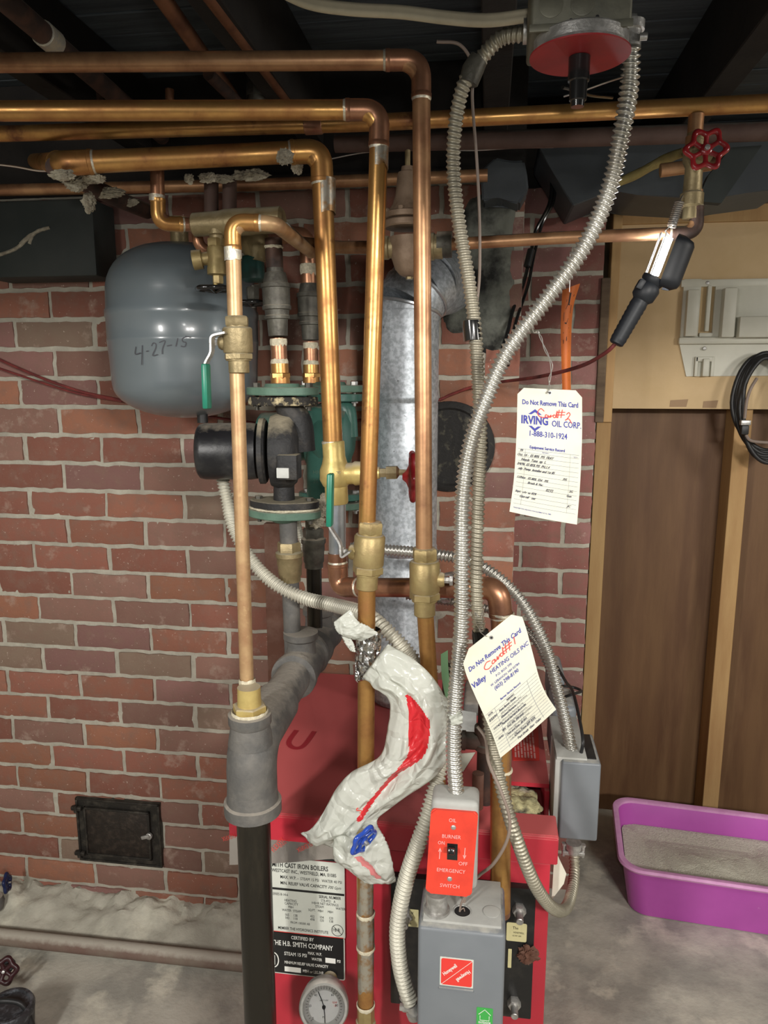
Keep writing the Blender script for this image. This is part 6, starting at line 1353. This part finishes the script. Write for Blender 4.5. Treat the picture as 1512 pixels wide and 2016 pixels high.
# ================================================================== LITTER TRAY
tr = thing('litter_tray', 'magenta plastic litter tray on the concrete floor by the plywood wall', 'litter tray', (.66,2.0,0))
def ringpts(x0, y0, x1, y1, r, z, n=8):
    pts = []
    for cx, cy, a0 in ((x1-r, y1-r, 0), (x0+r, y1-r, PI/2), (x0+r, y0+r, PI), (x1-r, y0+r, 1.5*PI)):
        for k in range(n+1):
            a = a0+PI/2*k/n; pts.append(Vector((cx+r*math.cos(a), cy+r*math.sin(a), z)))
    return pts
RT_ = Matrix.Rotation(math.radians(-5.5), 4, 'Z'); T0 = Vector((.385,1.846,0))
def tp(v): return T0+RT_@Vector(v)
LX, LY, HT = .52, .350, .158
prof = [(.035,.0,.045),(.030,.003,.05),(.006,HT-.012,.055),(-.004,HT-.010,.06),(-.006,HT-.004,.06),(.0,HT,.06),(.008,HT-.001,.055),(.012,HT-.008,.052),(.034,.010,.042),(.045,.006,.035)]
bm = NB(); rs = []
for ins, z, r in prof: rs.append([bm.verts.new(tp(v)) for v in ringpts(ins, ins, LX-ins, LY-ins, r, z)])
for a, b in zip(rs, rs[1:]): bridge(bm, a, b)
bm.faces.new(list(reversed(rs[0]))); bm.faces.new(rs[-1])
tb = link('tub', bm, 'tote_purple', tr)
bm = NB(); rs = []
for ins, z, r in ((-.0045,HT-.011,.06),(-.0075,HT-.005,.062),(-.0045,HT+.0015,.06),(.004,HT+.0022,.057),(.0105,HT-.001,.053),(.0115,HT-.007,.052)): rs.append([bm.verts.new(tp(v)) for v in ringpts(ins, ins, LX-ins, LY-ins, r, z)])
for a, b in zip(rs, rs[1:]): bridge(bm, a, b)
o = link('rim', bm, 'tote_rim', tr); o['label'] = 'scuffed paler rim'
bm = NB(); c0 = [Vector((v.x, v.y, 0)) for v in ringpts(.024, .024, LX-.024, LY-.024, .045, 0, 10)]; cen = Vector((LX/2, LY/2, 0)); rs = []
for k in range(24):
    s = 1-k/24; row = []
    for v in c0:
        q = cen+(v-cen)*s; q.z = .088+.016*noise.noise(Vector((q.x*8, q.y*9, 1)))+.004*noise.noise(Vector((q.x*40, q.y*40, 1)))+.0012*noise.noise(Vector((q.x*300, q.y*300, 4)))
        row.append(bm.verts.new(tp(q)))
    rs.append(row)
for a, b in zip(rs, rs[1:]): bridge(bm, a, b)
bm.faces.new(rs[-1]); o = link('cat_litter', bm, 'litter'); tag(o, 'grey beige granular litter filling the magenta tray', 'litter', kind='stuff')

# ================================================================== PLASTIC BAG AND FOIL ON THE MIDDLE DROP
bg = thing('plastic_bag', 'crumpled white and red plastic bag twisted round the golden drop pipe', 'plastic bag', P(740,1740,1.0))
def sheet(nm, st, W0, m, amp=.018, folds=5, fam=.006, seed=0, nu=56, nv=14, red=None):
    """st: list of (xl,yl,xr,yr[,dW]) along the flow; closed pillow with lengthwise folds"""
    Lp = crom([P(s[0], s[1], W0+(s[4] if len(s) > 4 else 0)) for s in st], nv); Rp = crom([P(s[2], s[3], W0+(s[4] if len(s) > 4 else 0)) for s in st], nv)
    bm = NB(); rows = []; N = len(Lp)
    for j in range(N):
        t = j/(N-1); a, b = Lp[j], Rp[j]; wd = (b-a).length; ed = min(1, 6*t, 6*(1-t))
        row = []
        for s in (0, 1):
            rng_ = range(nu+1) if s == 0 else range(nu-1, 0, -1)
            for i in rng_:
                u = i/nu; p = a.lerp(b, u); e = math.sin(PI*u)**.6
                w_ = wd/.1
                f = 0
                for k in range(folds):
                    c = (k+.6)/(folds+.2)+.10*math.sin(2.2*t*PI+k*1.7+seed)+.05*noise.noise(Vector((k, t*5, seed)))
                    f += max(0, 1-abs(u-c)/.13)*(.5+.9*abs(noise.noise(Vector((t*3+k*3, seed, k)))))
                f2 = noise.noise(Vector((u*2.6*w_+seed*3, t*4, seed+s*5)))*.9+noise.noise(Vector((u*9*w_, t*12, seed+s*3)))*.34
                cr = 1-abs(noise.noise(Vector((u*3.4*w_+seed, t*6, 3+seed+s))))*2.6
                dy = (amp*e*.8+fam*f*e+fam*.9*f2*e+fam*.5*cr*e)*min(1.15, w_)
                p = p+Vector((0, -dy if s == 0 else dy*.6, 0))
                jj = .0016*noise.noise(Vector((u*3+seed, t*22, 1))) 
                p += Vector((jj, 0, jj)) if s == 0 else Vector((0,0,0))
                row.append(bm.verts.new(p))
        rows.append(row)
    for a, b in zip(rows, rows[1:]): bridge(bm, a, b)
    bm.faces.new(list(reversed(rows[0]))); bm.faces.new(rows[-1])
    bm.normal_update()
    if red:
        # printed band follows the sheet: material 1 where the front face lies between two u limits along the flow
        bm.faces.ensure_lookup_table(); bm.verts.index_update(); per = len(rows[0])
        fi = 0
        for j in range(N-1):
            t = (j+.5)/(N-1)
            for i in range(per):
                f = bm.faces[fi]; fi += 1
                if i < nu:
                    u = (i+.5)/nu; lim = red(t)
                    if lim and lim[0] < u < lim[1]: f.material_index = 1
    return link(nm, bm, m, bg, sharp=180)
def redband(t):
    ks = [(.20,.40,.44),(.235,.36,.56),(.30,.36,.70),(.38,.36,.66),(.46,.39,.60),(.54,.44,.54),(.62,.50,.57),(.70,.55,.62),(.755,.60,.70),(.775,.66,.68)]
    if t < ks[0][0] or t > ks[-1][0]: return None
    for a, b in zip(ks, ks[1:]):
        if a[0] <= t <= b[0]:
            q = (t-a[0])/(b[0]-a[0]); return (a[1]+(b[1]-a[1])*q, a[2]+(b[2]-a[2])*q)
sheet('main_fold', [(714,1332,764,1268,.01),(736,1354,818,1300,.0),(766,1380,868,1356),(763,1432,887,1425),(748,1488,894,1462),(692,1520,862,1524),(660,1556,795,1572),(636,1600,742,1612),(612,1632,712,1640),(592,1640,660,1668,.02)], 1.010, ['bag_white','bag_red'], .015, 4, .011, 1, red=redband)
sheet('lower_fold', [(690,1585,752,1602,.015),(664,1622,742,1618),(657,1655,752,1640),(658,1692,764,1664),(690,1716,773,1700),(716,1737,780,1735,.01)], 1.005, ['bag_white','bag_pink'], .012, 2, .009, 5, red=lambda t: (.42+.3*(t-.6), .56+.34*(t-.6)) if .58 < t < .92 else None)
sheet('top_twist', [(657,1225,690,1199),(663,1243,704,1222),(684,1256,724,1232),(712,1262,745,1246,.01)], 1.025, 'bag_white', .014, 3, .007, 9, nu=40)
sheet('loose_tail', [(672,1252,690,1256),(680,1268,697,1268),(690,1282,700,1284)], 1.03, 'bag_white', .005, 2, .002, 3, nu=16)
sheet('handle_strap', [(862,1352,876,1372,.0),(872,1386,898,1388,-.03),(885,1415,910,1408,-.065),(888,1428,911,1424,-.065)], 1.0, 'bag_white', .004, 2, .001, 7, nu=20)
bm = NB(); q = P(716,1572,.965); tx = text_polys([('S', 0, 0, .014, 1, 0, .0002, 'CENTER', .9)])
q = P(712,1600,.972); put_polys(bm, tx, lambda a, b: q+Vector((a, 0, b))); link('printed_letter', bm, 'ink_red', bg)
# foil wrap round the pipe
fw = thing('foil_wrap', 'crinkled silver foil tape wrapped round the golden drop pipe above the bag', 'foil tape', P(721,1335,1.05))
bm = NB(); a = P(722,1238,1.05); b = P(721,1336,1.05); rs = []; n = 48
for j in range(30):
    t = j/29; c = a.lerp(b, t); row = []
    for i in range(n):
        an = 2*PI*i/n; rr = rB2*1.28*(1+.10*noise.noise(Vector((math.cos(an)*3, math.sin(an)*3, t*7)))+.07*noise.noise(Vector((math.cos(an)*8, math.sin(an)*8, t*20))))*(1 if .03 < t < .97 else .86)
        row.append(bm.verts.new(c+Vector((rr*math.cos(an)*(1.15 if math.cos(an) > 0 else 1.05)+.003*(1-t), rr*math.sin(an), .003*math.sin(an*3)*t))))
    rs.append(row)
for x, y in zip(rs, rs[1:]): bridge(bm, x, y)
link('foil', bm, 'foil', fw, sharp=18)
bm = NB(); q = P(741,1302,1.029); put_polys(bm, text_polys([('FLEX', 0, 0, .0075, .85, 0, .0001)]), lambda a, b: q+Vector((a, 0, b))); link('red_print', bm, 'ink_red', fw)
# blue wheel on the hidden drain valve
bv = thing('drain_valve', 'small drain valve with bright blue handwheel poking out of the bag', 'valve', P(712,1690,1.0))
c = P(716,1654,.982); handwheel(bv, c, Vector((.78,-.58,-.30)), .0205, 5, 'blue_wheel', tube=.0036, hub=.007, bulge=.12)
bm = NB(); lathe(bm, c, Vector((-.3,.9,.1)), [(0,.004),(.010,.004),(.012,.008),(.045,.009)], 14); link('body', bm, 'brass', bv)
# ------------------------------------------------------------------ origins at each object's own base
bpy.context.view_layer.update()
for o in list(SC.objects):
    if o.type == 'MESH' and o.data.users == 1 and o.data.vertices:
        me = o.data; n = len(me.vertices); co = [0.0]*(n*3); me.vertices.foreach_get('co', co)
        xs, ys, zs = co[0::3], co[1::3], co[2::3]
        c = Vector(((min(xs)+max(xs))/2, (min(ys)+max(ys))/2, min(zs)))
        if o.parent is None and o.get('kind') == 'structure': continue
        me.transform(Matrix.Translation(-c)); o.location = o.location + c
        for ch in o.children: ch.location = ch.location - c
